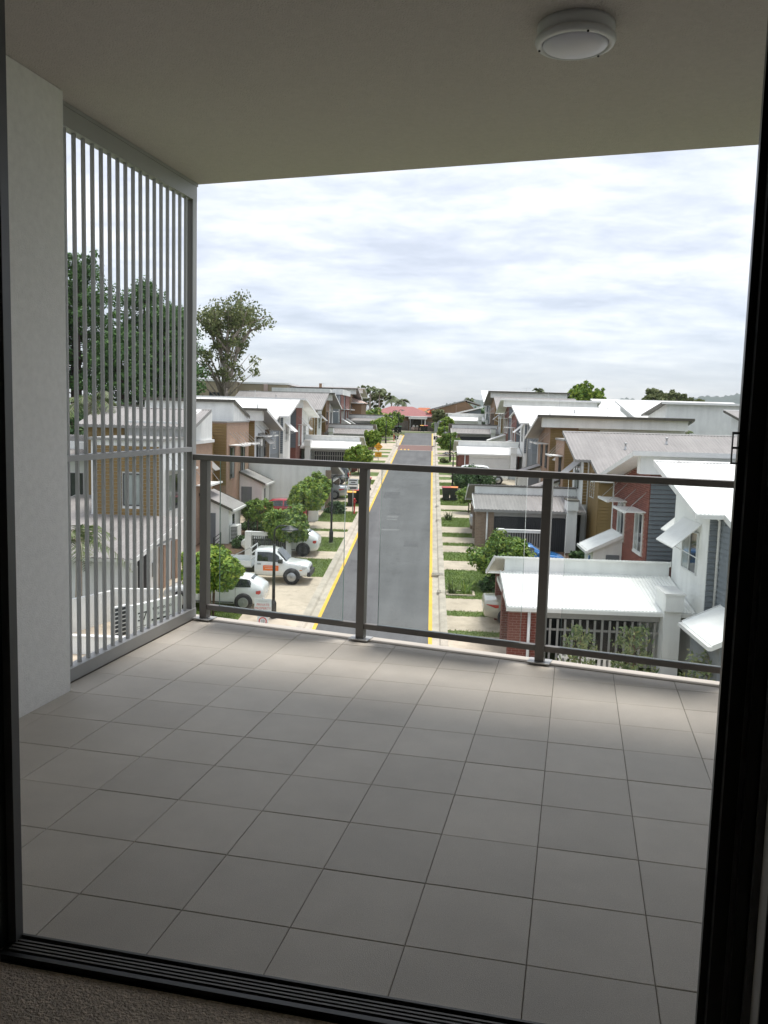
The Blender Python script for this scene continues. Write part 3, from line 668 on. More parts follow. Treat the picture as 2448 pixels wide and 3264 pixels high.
        r = mb.add(vs, fs).build('porch_roof', K[roof], w)
        z = zl-.25*sl_
        MB().box(s*(u0-.36), s*(u0-.252), v0-ov-.02, v1+ov+.02, z-.13, z-.02).build('gutter', K['trim'] if roof == 'wroof' else K['trim'], w)
        for v in (v0-ov-.04, v1+ov+.008):
            MB().prism_y([(s*(u0-.25),z-.12),(s*u1,zh-.12),(s*u1,zh+.03),(s*(u0-.25),z+.03)], v, v+.03).build('barge_board', K['trim' if roof == 'wroof' else 'dtrim'], w)
        if door: MB().box(s*(u0+(u1-u0)*.45), s*(u0+(u1-u0)*.92), v0-.03, v0-.002, .05, 2.05).build('door', K['greyb'], w)
        if win: MB().box(s*(u0-.03), s*(u0-.002), v0+(v1-v0)*.3, v0+(v1-v0)*.45, .9, 1.9).build('slit_window', K['glass'], w)
        return w
def stair_top(a, b): return lambda v: a[1]+(b[1]-a[1])*(v-a[0])/(b[0]-a[0])
def near_unit(label, s, x0, y0, kind, zg, zr, vr, bay=3.7, low=-4.6, pieces=False, bdepth=9.5, group='townhouses lining the street', awn=True, body=True, gutter_z=None):
    """house half whose roof falls towards the balcony; a white bay with a hooded window faces the street"""
    A_ = kind == 'A'; h = House('townhouse', label, 'house', s, x0, y0, group)
    bd = 'greyb' if A_ else 'ochre'; rf = 'wroof' if A_ else 'groof'; tr = 'trim' if A_ else 'gtrim'
    k = (zr-zg)/vr; zt = lambda v: zg+k*v-.07
    h.wall('bay_wall', 'white', 0, 4, [(0,-.4),(bay,-.4),(bay,zt(bay)),(0,zt(0))])
    if body:
        h.wall('body_wall', bd, .35, bdepth, [(low,-.4),(0-.03,-.4),(-.03,zt(0)-.02),(low,zt(low)-.02)])
        zb0 = .3 if pieces else 2.6
        h.boards(bd, 'u', .35, low, -.04, zb0, zt(0), pieces, top=lambda v: zt(v)-.02)
        h.boards(bd, 'v', low, .35, 4, zb0, zt(low), pieces)
    h.wall('rear_wall', 'white', 4.01, bdepth, [(0,-.4),(vr-.1,-.4),(vr-.1,zt(vr-.1)),(0,zt(0))])
    h.boards(bd, 'v', -.002, .02, .34 if body else 4, 2.5, zt(0), pieces)
    h.wall('recess_wall', bd, .8, 4, [(bay+.01,-.4),(vr+1.0,-.4),(vr+1.0,zt(bay)-.5),(bay+.01,zt(bay)-.1)])
    h.boards(bd, 'u', .8, bay+.02, vr+.9, 2.7, zt(bay)-.6, pieces)
    h.roof(rf, -.5, .326, (-.35, zg-.35*k), (vr, zr), gutter=tr, barge=tr, hi=tr, br=False)
    h.roof(rf, .33, bdepth+.4, (low-.45, zg+(low-.45)*k), (vr, zr), gutter=tr, barge=tr, hi=tr, bl=-.36)
    wz = 3.45 if A_ else 3.2
    h.window('u', 0, .9, 2.5, wz, wz+1.35, panes=(0,.5,1), glass=('glass','curtain'))
    if awn: h.hood('u', 0, .7, 2.7, wz+1.65, .85, .75, 'trim' if A_ else 'gtrim')
    h.window('u', .8, bay+.9, bay+1.7, 3.7, 4.7); h.hood('u', .8, bay+.75, bay+1.9, 5.0, .75, .65, 'trim' if A_ else 'gtrim')
    if body: h.window('u', .35, low+1.2, low+2.4, 3.0, 4.3)
    MB().tube([(s*.28,-.10,.0),(s*.28,-.10,zt(0)-.25),(s*.1,-.25,zt(0)-.05)], .045, 8).build('downpipe', K['trim'], h.root)
    for u_, f_ in ((2.6,.35),(5.2,.6)):
        v_ = f_*vr; MB().lathe([(.10,-.05),(.10,.02),(.055,.03),(.055,.30),(.09,.31),(.09,.36),(.02,.38)], 12, (s*u_,v_,zg+k*v_)).build('roof_vent', K['steel'], h.root)
    return h
def far_unit(label, s, x0, y0, kind, ln, zh, zl, over=.9, rec=3.2, pieces=False, bdepth=9.5, porch=True, group='townhouses lining the street', wins=None, red_len=None, box_h=.85, brickwall=True):
    """house half whose roof rises towards the balcony above a brick front"""
    A_ = kind == 'A'; h = House('townhouse', label, 'house', s, x0, y0, group)
    bd = 'greyb' if A_ else 'ochre'; rf = 'wroof' if A_ else 'groof'; tr = 'trim' if A_ else 'gtrim'; br = 'redb' if A_ else 'tanb'
    rl = red_len or ln; k = (zl-zh)/(ln+1.5); zt = lambda v: zh+k*(v+.9)-.08
    h.wall('brick_wall', br, 0, 2.0, [(0,-.4),(rl,-.4),(rl,zt(rl)),(0,zt(0))])
    if rl < ln: h.wall('front_wall', 'white', .02, 2.0, [(rl+.003,-.4),(ln,-.4),(ln,zt(ln)),(rl+.003,zt(rl))])
    h.wall('rear_wall', 'white', 2.003, bdepth, [(0,-.4),(ln,-.4),(ln,zt(ln)),(0,zt(0))])
    h.boards(bd, 'v', -.002, .03, 3.5, 2.4, zh-box_h-.02, pieces)
    # deep white fascia under the high edge
    h.box('fascia', 'white', -over+.35, bdepth, -.55, -.05, zh-box_h, zh-.10)
    h.roof(rf, -over, bdepth+.3, (-.9, zh), (ln+.6, zl), gutter=tr, barge='trim', hi='trim' if A_ else 'dtrim')
    for (a, b, z0, z1, hd) in (wins or [(.7,1.6,3.2,4.7,'s'),(ln-2.2,ln-1.3,3.2,4.7,'s')]):
        h.window('u', 0, a, b, z0, z1, 'frame' if A_ else 'dframe', panes=(0,.5,1), glass=('glass','curtain'), sill='trim' if A_ else 'tanb')
        if hd == 's': h.shelf('u', 0, a-.35, b+.35, z1+.12, .85)
        elif hd == 'h': h.hood('u', 0, a-.15, b+.15, z1+.3, .75, .65, 'trim' if A_ else 'gtrim')
    MB().tube([(s*.0-.0,ln+.12,.0),(s*.0,ln+.12,zt(ln)-.1)], .045, 8).build('downpipe', K['trim'], h.root)
    ax = MB(); x_, y_, z_ = s*4.5, ln*.4, zt(ln*.4)+.05; ax.tube([(x_,y_,z_),(x_,y_,z_+1.5)], .018, 6); ax.bar((x_-.6,y_,z_+1.4),(x_+.6,y_,z_+1.4),.016,.016)
    for q in range(6): ax.bar((x_-.5+q*.2,y_-.28+q*.03,z_+1.4),(x_-.5+q*.2,y_+.28-q*.03,z_+1.4),.012,.012)
    ax.build('aerial', K['steel'], h.root)
    if porch:
        h.porch(-1.7, 0, ln-2.4, ln-.2, 2.35, 2.95, rf)
    return h
def carport(label, s, x0, y0, kind, w=5.75, zl=2.25, zp=3.25, half=2.95, far=3.2, near_side='battens', pieces=False, group='carports along the street', pillar=True, far_half=True, brickw=1.0):
    """pair of back to back carports sharing a parapet, open to the street"""
    A_ = kind == 'A'; h = House('carport', label, 'carport', s, x0, y0, group)
    rf = 'wroof' if A_ else 'groof'; tr = 'trim' if A_ else 'gtrim'; br = 'redb' if A_ else 'tanp'
    g0 = -.5
    if near_side != 'none':
        h.roof(rf, -.08, w, (-.18, zl), (half, zp-.42), gutter=tr, barge='white' if A_ else 'trim')
    h.box('parapet', 'white', .05, w, half, half+.2, g0, zp)
    h.box('parapet_cap', 'trim' if A_ else 'dtrim', .0, w+.02, half-.04, half+.24, zp+.001, zp+.06)
    if far_half:
        h.roof(rf, -.32, w, (half-.12, zp+.12), (half+far+.2, zl), gutter=tr, barge='trim')
        h.box('wall', 'white' , .3, w, half+far-.2, half+far, g0, zl-.15)
    pv = [0, half-.1, half+far-.38] if near_side != 'none' else [half-.1, half+far-.38]
    for i, v in enumerate(pv):
        p = h.box('pier', br, 0, .38, v, v+.38, g0, (zl-.12 if v != half-.1 else zp-.45))
    for a, b in ([(.38, half-.1)] if near_side != 'none' else [])+([(half+.28, half+far-.38)] if far_half else []):
        h.box('garage_door', 'dfence', .55, .6, a, b, g0, 2.0)
        h.box('lintel', 'white', .02, .3, a, b, 1.95, zl-.14)
    if near_side in ('battens','dark','pale'):
        h.box('side_wall', br, .385, brickw, 0, .3, g0, zl-.14)
        MB().tube([(s*.62,-.09,g0),(s*.62,-.09,zl-.1)], .05, 10).build('downpipe', K['trim'], h.root)
        e = w-1.0
        h.box('beam', 'gtrim' if near_side != 'pale' else 'trim', brickw, e, .02, .2, zl-.38, zl-.16)
        if near_side == 'battens':
            sc = h.box('post', 'gtrim', brickw+.003, brickw+.09, .05, .16, g0, zl-.383)
            nb = 15
            for i in range(nb):
                u = brickw+.32+i*(e-brickw-.45)/(nb-1)
                h.box('batten', 'gtrim', u-.035, u+.035, .06, .10, g0, zl-.42 if i != 7 else zl-.385)
            h.box('rail', 'gtrim', brickw+.09, e, .101, .14, zl-.80, zl-.73); h.box('rail', 'gtrim', brickw+.09, e, .101, .14, .35, .42)
            h.box('back_wall', 'dfence', brickw+.1, e, half-.02, half-.004, g0, zl)
        else:
            m_ = 'dfence' if near_side == 'dark' else 'trim'
            nb = 34
            for i in range(nb):
                u = brickw+.02+i*(e-brickw-.04)/nb
                h.box('batten', m_, u, u+.075, .06, .09 if i % 2 else .10, g0, zl-.40)
            h.box('back_panel', m_, brickw+.01, e, .11, .14, g0, zl-.42)
        if pillar:
            h.box('pillar', 'white', e+.002, e+.52, -.42, .45, g0, zl+.1)
            h.box('pillar_head', 'white', e-.02, e+.54, -.60, .60, zl+.101, zl+.62)
            h.box('pillar_cap', 'trim' if A_ else 'dtrim', e-.06, e+.58, -.64, .64, zl+.621, zl+.68)
    if near_side == 'blank': h.box('side_wall', 'white', 0.02, w, -.02, .2, g0, zl-.1)
    return h

# ---- right hand side, nearest first
c1 = carport('white roofed red brick carport with pale picket side, nearest on the right', 1, 2.7, 27.45, 'A', near_side='battens')
# real bricks on the nearest pier and side wall
def bricks(parent, s, face, c, a0, a1, z0, z1, joined, skip=(), top=None):
    L_, H_, mo = .226, .072, .014; row = 0; z = z0; J = MB(); cache = {}
    while z+H_ <= z1+1e-6:
        a = a0-(.12 if row % 2 else 0)
        while a < a1-.01:
            p, q = max(a, a0), min(a+L_, a1)
            if q-p > .04 and not any(q > w[0] and p < w[1] and z+H_ > w[2] and z < w[3] for w in skip) and (top is None or z+H_ < min(top(p), top(q))):
                d = .012+random.uniform(-.002,.002)
                mk_ = lambda mb, oa, oz, d_: (mb.box(s*(p-oa), s*(q-oa), c-d_, c+.01, z-oz, z+H_-oz) if face == 'v' else mb.box(s*(c-d_), s*(c+.01), p-oa, q-oa, z-oz, z+H_-oz))
                if joined: mk_(J, 0, 0, d)
                else:
                    key = round(q-p, 3)
                    if key not in cache: mb = MB(); mk_(mb, p, z, .012); cache[key] = mb.mesh('brick', K['redbrick'])
                    link('brick', cache[key], parent, (s*p if face == 'v' else 0, 0 if face == 'v' else p, z))
            a += L_+mo
        z += H_+mo; row += 1
    if joined: tag(J.build('brickwork', K['redbrick'], parent), kind='stuff')
c1.box('mortar_bed', 'mortar', -.003, 1.0, -.004, -.001, .3, 2.05)
c1.box('mortar_bed', 'mortar', -.004, -.001, 0, .38, .3, 2.05)
bricks(c1.root, 1, 'v', -.002, 0, 1.0, .3, 2.05, False, skip=[(.5,.74,-9,9)] if False else ())
bricks(c1.root, 1, 'u', -.002, 0, .38, .3, 2.05, False)
r1a = near_unit('white roofed house with white hooded bay and grey boards, nearest on the right', 1, 8.5, 26.6, 'A', 5.62, 6.85, 4.9, pieces=True)
r1b = far_unit('red brick townhouse with two flat awnings behind the nearest white roof', 1, 8.5, 33.9, 'A', 6.4, 6.75, 5.15, pieces=True, brickwall=False,
               wins=[(.72,2.02,1.55+1.1,4.25,'s'),(4.0,5.3,2.75,4.35,'s')], porch=False)
zt1 = lambda v: 6.75+(5.15-6.75)/7.9*(v+.9)-.09
r1b.wall('mortar_bed', 'mortar', -.006, -.002, [(0,1.0),(6.4,1.0),(6.4,zt1(6.4)),(0,zt1(0))])
bricks(r1b.root, 1, 'u', -.002, 0, 6.4, 1.0, 6.4, True, skip=[(.66,2.08,2.55,4.30),(3.94,5.36,2.66,4.40)], top=zt1)
r1b.porch(-1.25, -.02, 4.1, 6.1, 2.35, 2.95, 'wroof')
r1a.porch(-.55, .34, -3.3, -.75, 2.42, 2.85, 'wroof', 'greyb', False, False)
c2 = carport('grey roofed brown brick carport with charcoal slatted side, second on the right', 1, 2.6, 47.5, 'B', near_side='dark', w=5.9)
r2a = near_unit('grey roofed house with hooded white bay and ochre boards, second on the right', 1, 8.5, 48.7, 'B', 5.1, 6.45, 4.7, bay=3.4, low=-3.0, pieces=True)
r2b = House('townhouse', 'narrow tan brick house front with one flat awning behind the grey roof', 'house', 1, 8.5, 56.0, 'townhouses lining the street')
r2b.box('brick_wall', 'tanb', 0, 2, 0, 3.7, -.4, 5.45); r2b.box('coping', 'gtrim', -.06, 2.1, -.1, 3.8, 5.452, 5.56); r2b.box('rear_wall', 'ochre', 2.003, 9, 0, 3.7, -.4, 5.6)
r2b.boards('ochre', 'v', -.002, .03, 3.5, 2.3, 5.4, True); r2b.window('u', 0, .9, 1.8, 2.6, 4.4, 'dframe', sill='tanb'); r2b.shelf('u', 0, .3, 2.6, 4.5, .8, rods=3)
r2b.box('recess_wall', 'ochre', .8, 4, 3.71, 6.8, -.4, 5.6); r2b.boards('ochre', 'u', .8, 3.72, 6.7, 2.6, 5.5, False); r2b.porch(-1.6, -.02, 1.2, 3.2, 2.3, 2.9, 'groof')
r2b.hood('u', .8, 4.3, 5.6, 4.6, .75, .6, 'gtrim')
r2c = far_unit('tan brick townhouse with two dark windows under a white fascia on the right', 1, 8.5, 62.9, 'B', 6.5, 6.75, 5.0, over=1.0, wins=[(.9,1.9,2.9,4.6,'s'),(3.6,4.6,2.9,4.6,'s')])
c3 = carport('white roofed carport with pale slatted side, third on the right', 1, 2.6, 80.9, 'A', near_side='pale', w=5.8)
r3a = near_unit('wide white roofed house with grey boards, third on the right', 1, 8.5, 80.0, 'A', 5.35, 6.9, 8.2, bay=3.8, low=-3.5)
r3b = far_unit('red brick townhouse with hooded windows beyond the wide white roof', 1, 8.5, 88.0, 'A', 5.4, 6.2, 5.4, wins=[(.8,1.6,2.4,4.2,'s'),(3.4,4.2,2.4,4.2,'s')], over=.2, box_h=.3)
r3c = far_unit('tall red brick townhouse under a white overhanging roof on the right', 1, 8.5, 97.1, 'A', 5, 6.9, 5.4, over=1.0, porch=True)
c4 = carport('grey roofed carport beside the long clipped hedge on the right', 1, 2.6, 108.6, 'B', near_side='dark', w=5.8)
r4a = near_unit('grey roofed house with ochre boards beyond the hedge on the right', 1, 8.5, 107.6, 'B', 5.2, 7.0, 6.5, bay=4, low=-3)
r4b = far_unit('distant tan brick townhouse under a long white fascia on the right', 1, 8.5, 118.8, 'B', 9, 7.3, 5.6, over=1.0, wins=[(.9,1.8,2.6,4.3,'s'),(3.4,4.3,2.6,4.3,'s'),(6,6.9,2.6,4.3,'s')])
c5 = carport('farthest white roofed carport on the right of the street', 1, 2.6, 138.7, 'A', near_side='pale', w=5.8, pillar=True)
r5a = near_unit('farthest white roofed townhouse on the right of the street', 1, 8.5, 137.0, 'A', 5.4, 7.3, 8, bay=4, low=-3)

# ---- left hand side
l0 = House('townhouse', 'grey roofed house with ochre boards and white bay behind the barred screen', 'house', -1, -12.4, 39.3, 'townhouses lining the street')
l0.wall('bay_wall', 'white', 0, 3.2, [(0,-.4),(4.5,-.4),(4.5,6.1),(0,6.1)])
l0.boards('ochre', 'v', -.002, .02, 3.0, .6, 6.0, True, skip=[(.75,1.75,3.05,4.65)]); l0.window('v', 0, .8, 1.7, 3.1, 4.6, 'dframe', panes=(0,1), glass=('curtain',))
l0.box('bay_coping', 'gtrim', -.12, 3.3, -.15, 4.5, 6.101, 6.22)
l0.window('u', 0, 1.2, 3.3, 2.7, 4.5, 'frame', panes=(0,.5,1), glass=('curtain','glass')); l0.shelf('u', 0, .9, 3.6, 4.75, .8, 'curtain', rods=2)
l0.box('side_wall', 'ochre', 3.21, 5.05, 4.30, 9, -.4, 6.55)
l0.boards('ochre', 'v', 4.298, 3.22, 5.05, .9, 6.45, True, skip=[(3.5,4.85,2.55,4.65)])
l0.window('v', 4.30, 3.55, 4.80, 2.6, 4.6, 'dframe', panes=(0,.45,1), glass=('curtain','glass'))
l0.box('upper_wall', 'white', .35, 3.2, 4.505, 9.8, 4, 6.95)
l0.wall('gable_wall', 'white', 0, .348, [(4.505,5.95),(9.6,5.95),(9.6,7.5),(7.4,7.62),(4.505,6.75)])
l0.wall('brick_wall', 'tanb', 0, .345, [(5.6,-.4),(9.7,-.4),(9.7,5.78),(5.6,5.78)]); l0.box('coping', 'trim', -.1, .4, 5.5, 9.8, 5.782, 5.94)
l0.box('rear_wall', 'white', .35, 5.04, 4.51, 9.7, -.4, 3.9)
l0.roof('groof', -.45, 5.5, (4.0,6.72), (7.5,7.62), pitch=.15, gutter='gtrim', barge='gtrim', hi='gtrim')
l0.box('recess_wall', 'ochre', .8, 4, 9.72, 13.1, -.4, 6.2); l0.boards('ochre', 'u', .8, 9.73, 13.1, 2.5, 6.1, True); l0.hood('u', .8, 10.2, 11.5, 4.9, .85, .75, 'gtrim')
l0.shelf('u', 0, 6.2, 9.2, 3.6, .7, rods=2)
l0.porch(-1.6, -.02, 7.0, 9.9, 2.4, 3.1, 'groof')
lg = House('garage', 'single storey garage with grey ribbed roof and white walls behind the barred screen', 'garage', -1, -11.2, 32.4)
lg.roof('groof', -.05, 6.8, (-.15,2.2), (6.85,3.0), gutter='trim', barge='trim', pitch=.15, amp=.012)
lg.roof('groof', 4.42, 6.8, (6.86,3.0), (11.1,3.45), barge='trim', pitch=.15, amp=.012)
lg.box('wall', 'white', .4, 6.5, .3, .5, -.4, 2.08); lg.box('wall', 'white', .3, .5, .5, 6.4, -.4, 2.08)
lg.box('door_opening', 'dark', .26, .299, 1.2, 2.6, -.4, 2.0); lg.window('u', .3, .62, 1.1, .7, 1.7, 'frame', panes=(0,1)); lg.box('pier', 'tanb', .05, .299, 3.9, 4.4, -.4, 2.05)
lg.box('pier', 'tanb', .05, .299, 5.7, 6.2, -.4, 2.05); lg.box('meter_box', 'gtrim', .22, .299, 3.0, 3.4, .9, 1.5)
lw = House('house', 'small white house wall with grey lean-to roof at the far left behind bars', 'house', -1, -16.6, 44.2)
lw.box('wall', 'white', .9, 7, .3, 5, -.4, 5.5); lw.window('v', .3, 1.5, 2.2, 2.6, 3.9, 'dframe', panes=(0,1)); lw.roof('groof', .5, 7.4, (-.8,4.9), (3.2,5.8), gutter='trim', pitch=.15)
l1b = House('townhouse', 'tan brick townhouse with white flat topped upper wall left of the street', 'house', -1, -12.4, 52.5, 'townhouses lining the street')
l1b.box('brick_wall', 'tanb', 0, 2, 0, 6.4, -.4, 6.22); l1b.box('flashing', 'gtrim', -.05, 5.9, -.08, 6.4, 6.222, 6.30); l1b.box('rear_wall', 'white', 2.003, 5.9, 0, 6.4, -.4, 6.1)
l1b.boards('ochre', 'v', -.002, .03, 3.6, 2.4, 6.15, True)
l1b.wall('upper_wall', 'white', 0.02, 5.7, [(1.9,6.301),(6.1,6.301),(6.1,6.62),(1.9,7.5)])
l1b.roof('wroof', -.06, 5.8, (1.75,7.62), (6.35,6.62), barge='dtrim', hi='dtrim')
for a in (.85, 3.9): l1b.window('u', 0, a, a+1.1, 2.75, 4.7, 'dframe', panes=(0,.5,1), glass=('glass','curtain'), sill='tanb')
l1b.shelf('u', 0, .6, 2.6, 4.85, .9, rods=3); l1b.shelf('u', 0, 3.5, 5.6, 4.85, .9, rods=3)
l1b.porch(-1.5, -.02, 3.6, 6.1, 2.4, 3.05, 'groof')
l2b = far_unit('white fronted townhouse with grey window hood and brown boards left of the street', -1, -12.4, 60.9, 'B', 5.6, 6.75, 5.2, over=1.0, red_len=.02, wins=[], porch=False)
l2b.window('u', .02, 1.5, 3.1, 2.7, 4.6, 'frame', glass=('glass','curtain')); l2b.hood('u', .02, 1.3, 3.4, 5.0, .85, .75, 'gtrim', 'gtrim')
l2b.box('brown_panel', 'ochred', -.04, .018, 4.0, 5.5, 1.5, 5.2)
cl2 = carport('carport with a long blank white side wall left of the street', -1, -6.75, 56.3, 'B', near_side='none', half=2.9, far=6.2-.2, zp=3.35, w=6.6)
cl2.box('side_wall', 'white', .36, 5.62, 2.70, 2.898, -.5, 3.36)
l3a = near_unit('white roofed house with grey boards and hooded bay left of the street', -1, -12.4, 72.8, 'A', 5.75, 7.1, 5.6, bay=3.7, low=-4.2)
l3b = far_unit('red brick fronted townhouse with white hood left of the street', -1, -12.4, 79.8, 'A', 8, 6.9, 5.3, over=1.0, red_len=3.5, wins=[(1.3,2.2,2.6,4.4,'s'),(4.4,6.0,2.6,4.4,'h')], porch=False)
cl3 = carport('white roofed carport with red brick piers left of the street', -1, -6.9, 82.6, 'A', near_side='battens', w=5.5)
l4a = near_unit('grey roofed house with ochre boards farther along the left side', -1, -12.4, 94.6, 'B', 5.4, 7.2, 6.0, bay=3.7, low=-4)
l4b = far_unit('distant tan brick townhouse under a grey overhanging roof on the left', -1, -12.4, 102.2, 'B', 7, 6.9, 5.2, over=1.1, red_len=3.4, porch=False)
cl4 = carport('grey roofed carport with brown brick piers far along the left side', -1, -6.95, 102.2, 'B', near_side='dark', w=5.5)
l5a = House('townhouse', 'flat topped townhouse with red brick bands and grey panels far on the left', 'house', -1, -12.4, 116.2, 'townhouses lining the street')
l5a.box('side_wall', 'greyb', .05, 9, 0, 12, -.4, 6.3); l5a.box('parapet', 'white', 1.2, 9, -.1, 12.2, 6.301, 7.1); l5a.box('parapet', 'white', -.15, 1.19, 3.2, 15, 6.45, 7.2)
for a, b in ((2.6,6.5),(9,15)): l5a.box('brick_band', 'redb', 0-.04, .048, a, b, -.4, 6.44); l5a.shelf('u', -.04, a, b, 4.5, .8, rods=3); l5a.window('u', -.04, a+.7, a+1.5, 2.4, 4.2, 'frame'); l5a.window('u', -.04, b-1.7, b-.9, 2.4, 4.2, 'frame')
l5a.window('u', .05, .6, 2.0, 2.8, 4.4, 'frame'); l5a.porch(-1.8, -.06, 3.2, 5.2, 2.2, 3.2, 'wroof'); l5a.porch(-1.8, -.06, 10, 12, 2.2, 3.2, 'wroof')
l5b = far_unit('farthest tan brick townhouse on the left of the street', -1, -12.4, 133, 'B', 7, 6.9, 5.4, over=1.2, porch=False)
l6 = far_unit('farthest red brick townhouse with white roof on the left of the street', -1, -12.4, 146, 'A', 6, 7.0, 5.6, over=1.2, porch=False)
cl5 = carport('flat fronted carport with charcoal side near the end of the left side', -1, -6.9, 127.5, 'B', near_side='dark', w=6.5, zl=2.4, zp=3.2, pillar=True)
# ---- houses of the next street on the right
def backhouse(label, x0, y0, x1, y1, zw, zr, m_, fall=-1, wall='white'):
    h = House('house', label, 'house', 1, x0, y0, 'roofs behind the right hand row'); w, l = x1-x0, y1-y0
    k0, k1 = (zw, zr) if fall < 0 else (zr, zw)
    h.wall('wall', wall, 0, w, [(0,-.4),(l,-.4),(l,k1-.1),(0,k0-.1)])
    h.roof(m_, -.5, w+.5, (-.5,k0), (l+.4,k1), gutter='trim', barge='trim' if m_ == 'wroof' else 'dtrim', hi='trim')
    h.window('v', 0, w*.2, w*.2+1.6, 3, 4.2); h.window('u', 0, l*.3, l*.3+1.4, 3, 4.2)
    return h
backhouse('white walled house with grey roof far right behind the black door frame', 23.5, 62, 33, 70, 6.0, 7.6, 'groof')
backhouse('white house with grey raised roof behind the nearest grey roof on the right', 19.5, 74, 27, 80, 6.6, 7.6, 'groof', 1)
backhouse('white roofed house in the next street right of the row', 21, 90, 36, 99, 5.6, 7.4, 'wroof')
backhouse('second white roofed house in the next street beyond the tree', 22, 112, 40, 120, 5.4, 7.0, 'wroof')
# ================================================================ vegetation
def unit(n): v = RNG.normal(size=(n,3)); return v/np.linalg.norm(v, axis=1)[:,None]
def leafquads(pos, nrm, size, elong=1.7, jit=.35):
    n = len(pos); r = unit(n); a = np.cross(nrm, r); a /= np.linalg.norm(a, axis=1)[:,None]+1e-9; b = np.cross(nrm, a)
    s = size*(1+jit*RNG.uniform(-1,1,n))[:,None]; a = a*s*elong/2; b = b*s/2
    return np.stack([pos-a, pos+b*.9-a*.1, pos+a, pos-b*.9-a*.1], 1)
def clumps(cent, per, spread, size, upb=.5, flat=1.0):
    K_ = len(cent); sp = np.asarray(spread).reshape(-1,1) if hasattr(spread,'__len__') else spread
    d = unit(K_*per)*(RNG.uniform(0,1,(K_*per,1))**.45); d[:,2] *= flat
    p = np.repeat(cent, per, 0)+d*(np.repeat(sp, per, 0) if hasattr(spread,'__len__') else sp)
    n = d*.8+unit(K_*per)*.7; n[:,2] += upb; n /= np.linalg.norm(n, axis=1)[:,None]
    return leafquads(p, n, size)
def ball(n, R, z, squash=.9, lo=.45, flatbottom=True):
    d = unit(n); r = R*RNG.uniform(lo,1.0,(n,1))**.6; r *= 1+.13*np.sin(d[:,:1]*5+d[:,1:2]*4+z*7)
    c = d*r; c[:,2] *= squash
    if flatbottom: c[:,2] = np.where(c[:,2] < -.55*R*squash, -.55*R*squash, c[:,2])
    c[:,2] += z; return c
def round_tree(name, label, x, y, h, R, key, cat='tree', group='clipped round verge trees', leaf=.11, n=90, per=70, stems=1, squash=.85, base=None):
    t = empty(name, (x, y, gz(y)+.06)); tag(t, label, cat, group); tr = MB(); zc = h-R*squash
    for k in range(stems):
        a = 6.28*k/max(1,stems)+x; o = .12*(stems > 1)
        tr.tube([(o*math.cos(a),o*math.sin(a),-.1),(o*1.3*math.cos(a)+.02,o*1.3*math.sin(a),zc*.5),(o*2*math.cos(a),o*2*math.sin(a),zc-.1*R)], [.055,.045,.035], 7)
    for k in range(7):
        a = k*.9+x; tr.tube([(0,0,zc-R*.5),(R*.3*math.cos(a),R*.3*math.sin(a),zc-.1*R),(R*.65*math.cos(a),R*.65*math.sin(a),zc+R*.25*math.sin(k*2.1))], [.03,.022,.008], 5)
    tr.build('trunk', K['trunk'], t)
    c = ball(int(n*1.35), R*.88, zc, squash, .58)
    # uneven outline: a few shoots push out of the clipped ball
    sh = ball(16, R*1.02, zc, squash, .95, False); c = np.concatenate([c, sh[sh[:,2] > zc-.1*R]])
    quads('crown', clumps(c, int(per*1.35), R*.22, leaf*.84), K[key], t)
    return t
def bush(name, label, x, y, rx, ry, h, key, group='shrubs in the front gardens', leaf=.10, n=40, per=60, z0=.05, cat='shrub'):
    t = empty(name, (x, y, gz(y)+z0)); tag(t, label, cat, group)
    d = unit(n); d[:,2] = abs(d[:,2]); c = d*RNG.uniform(.5,1,(n,1))*np.array([rx,ry,h*.9]); c[:,2] = np.maximum(c[:,2], .12)
    st = MB()
    for k in range(5): a = k*1.3+x; st.tube([(0,0,-.1),(rx*.25*math.cos(a),ry*.25*math.sin(a),h*.35),(rx*.5*math.cos(a),ry*.5*math.sin(a),h*.7)], [.025,.018,.006], 5)
    st.build('stem', K['trunk'], t)
    quads('foliage', clumps(c, per, min(rx,ry,h)*.30, leaf), K[key], t); return t
round_tree('round_tree', 'large leafy round tree between the balustrade corner and the near white hatchback', -8.1, 32.0, 2.70, 1.10, 'leafb', leaf=.13, n=110, per=90, stems=2, squash=.8)
round_tree('round_tree', 'round tree on thin twin stems beside the white utility truck', -7.05, 43.0, 2.60, 1.16, 'leafm', leaf=.11, n=120, per=80, stems=2, squash=.82)
round_tree('round_tree', 'bright crowned round tree in front of the blank white side wall', -7.35, 52.2, 2.75, 1.15, 'leafb', n=100, per=80, leaf=.12)
round_tree('round_tree', 'taller paler round tree touching the street lamp post', -7.35, 56.4, 2.75, 1.05, 'leafb', n=80, leaf=.12)
round_tree('round_tree', 'small slender tree in the mulch bed beside the red car', -9.9, 49.6, 2.0, .85, 'leafm', n=55, leaf=.12)
round_tree('round_tree', 'round tree half hidden by the balustrade rail beside red brick carport piers', -6.6, 80.2, 2.7, 1.3, 'leafb', leaf=.14, n=80)
round_tree('round_tree', 'oval tree beside the brown brick carport piers on the left', -6.5, 97.0, 3.2, .95, 'leafb', leaf=.15, n=60, squash=1.3)
round_tree('round_tree', 'spreading bright tree behind the far left street lamp', -6.9, 121.5, 2.9, 1.55, 'leafb', leaf=.17, n=70, per=55)
round_tree('round_tree', 'far round tree third from the end of the left verge', -6.6, 127.0, 3.1, 1.35, 'leafb', leaf=.17, n=60, per=50)
round_tree('round_tree', 'far round tree second from the end of the left verge', -6.5, 133.5, 3.1, 1.15, 'leafb', leaf=.18, n=50, per=50)
round_tree('round_tree', 'last round tree at the end of the left verge', -5.6, 141.0, 3.0, 1.1, 'leafm', leaf=.18, n=50, per=50)
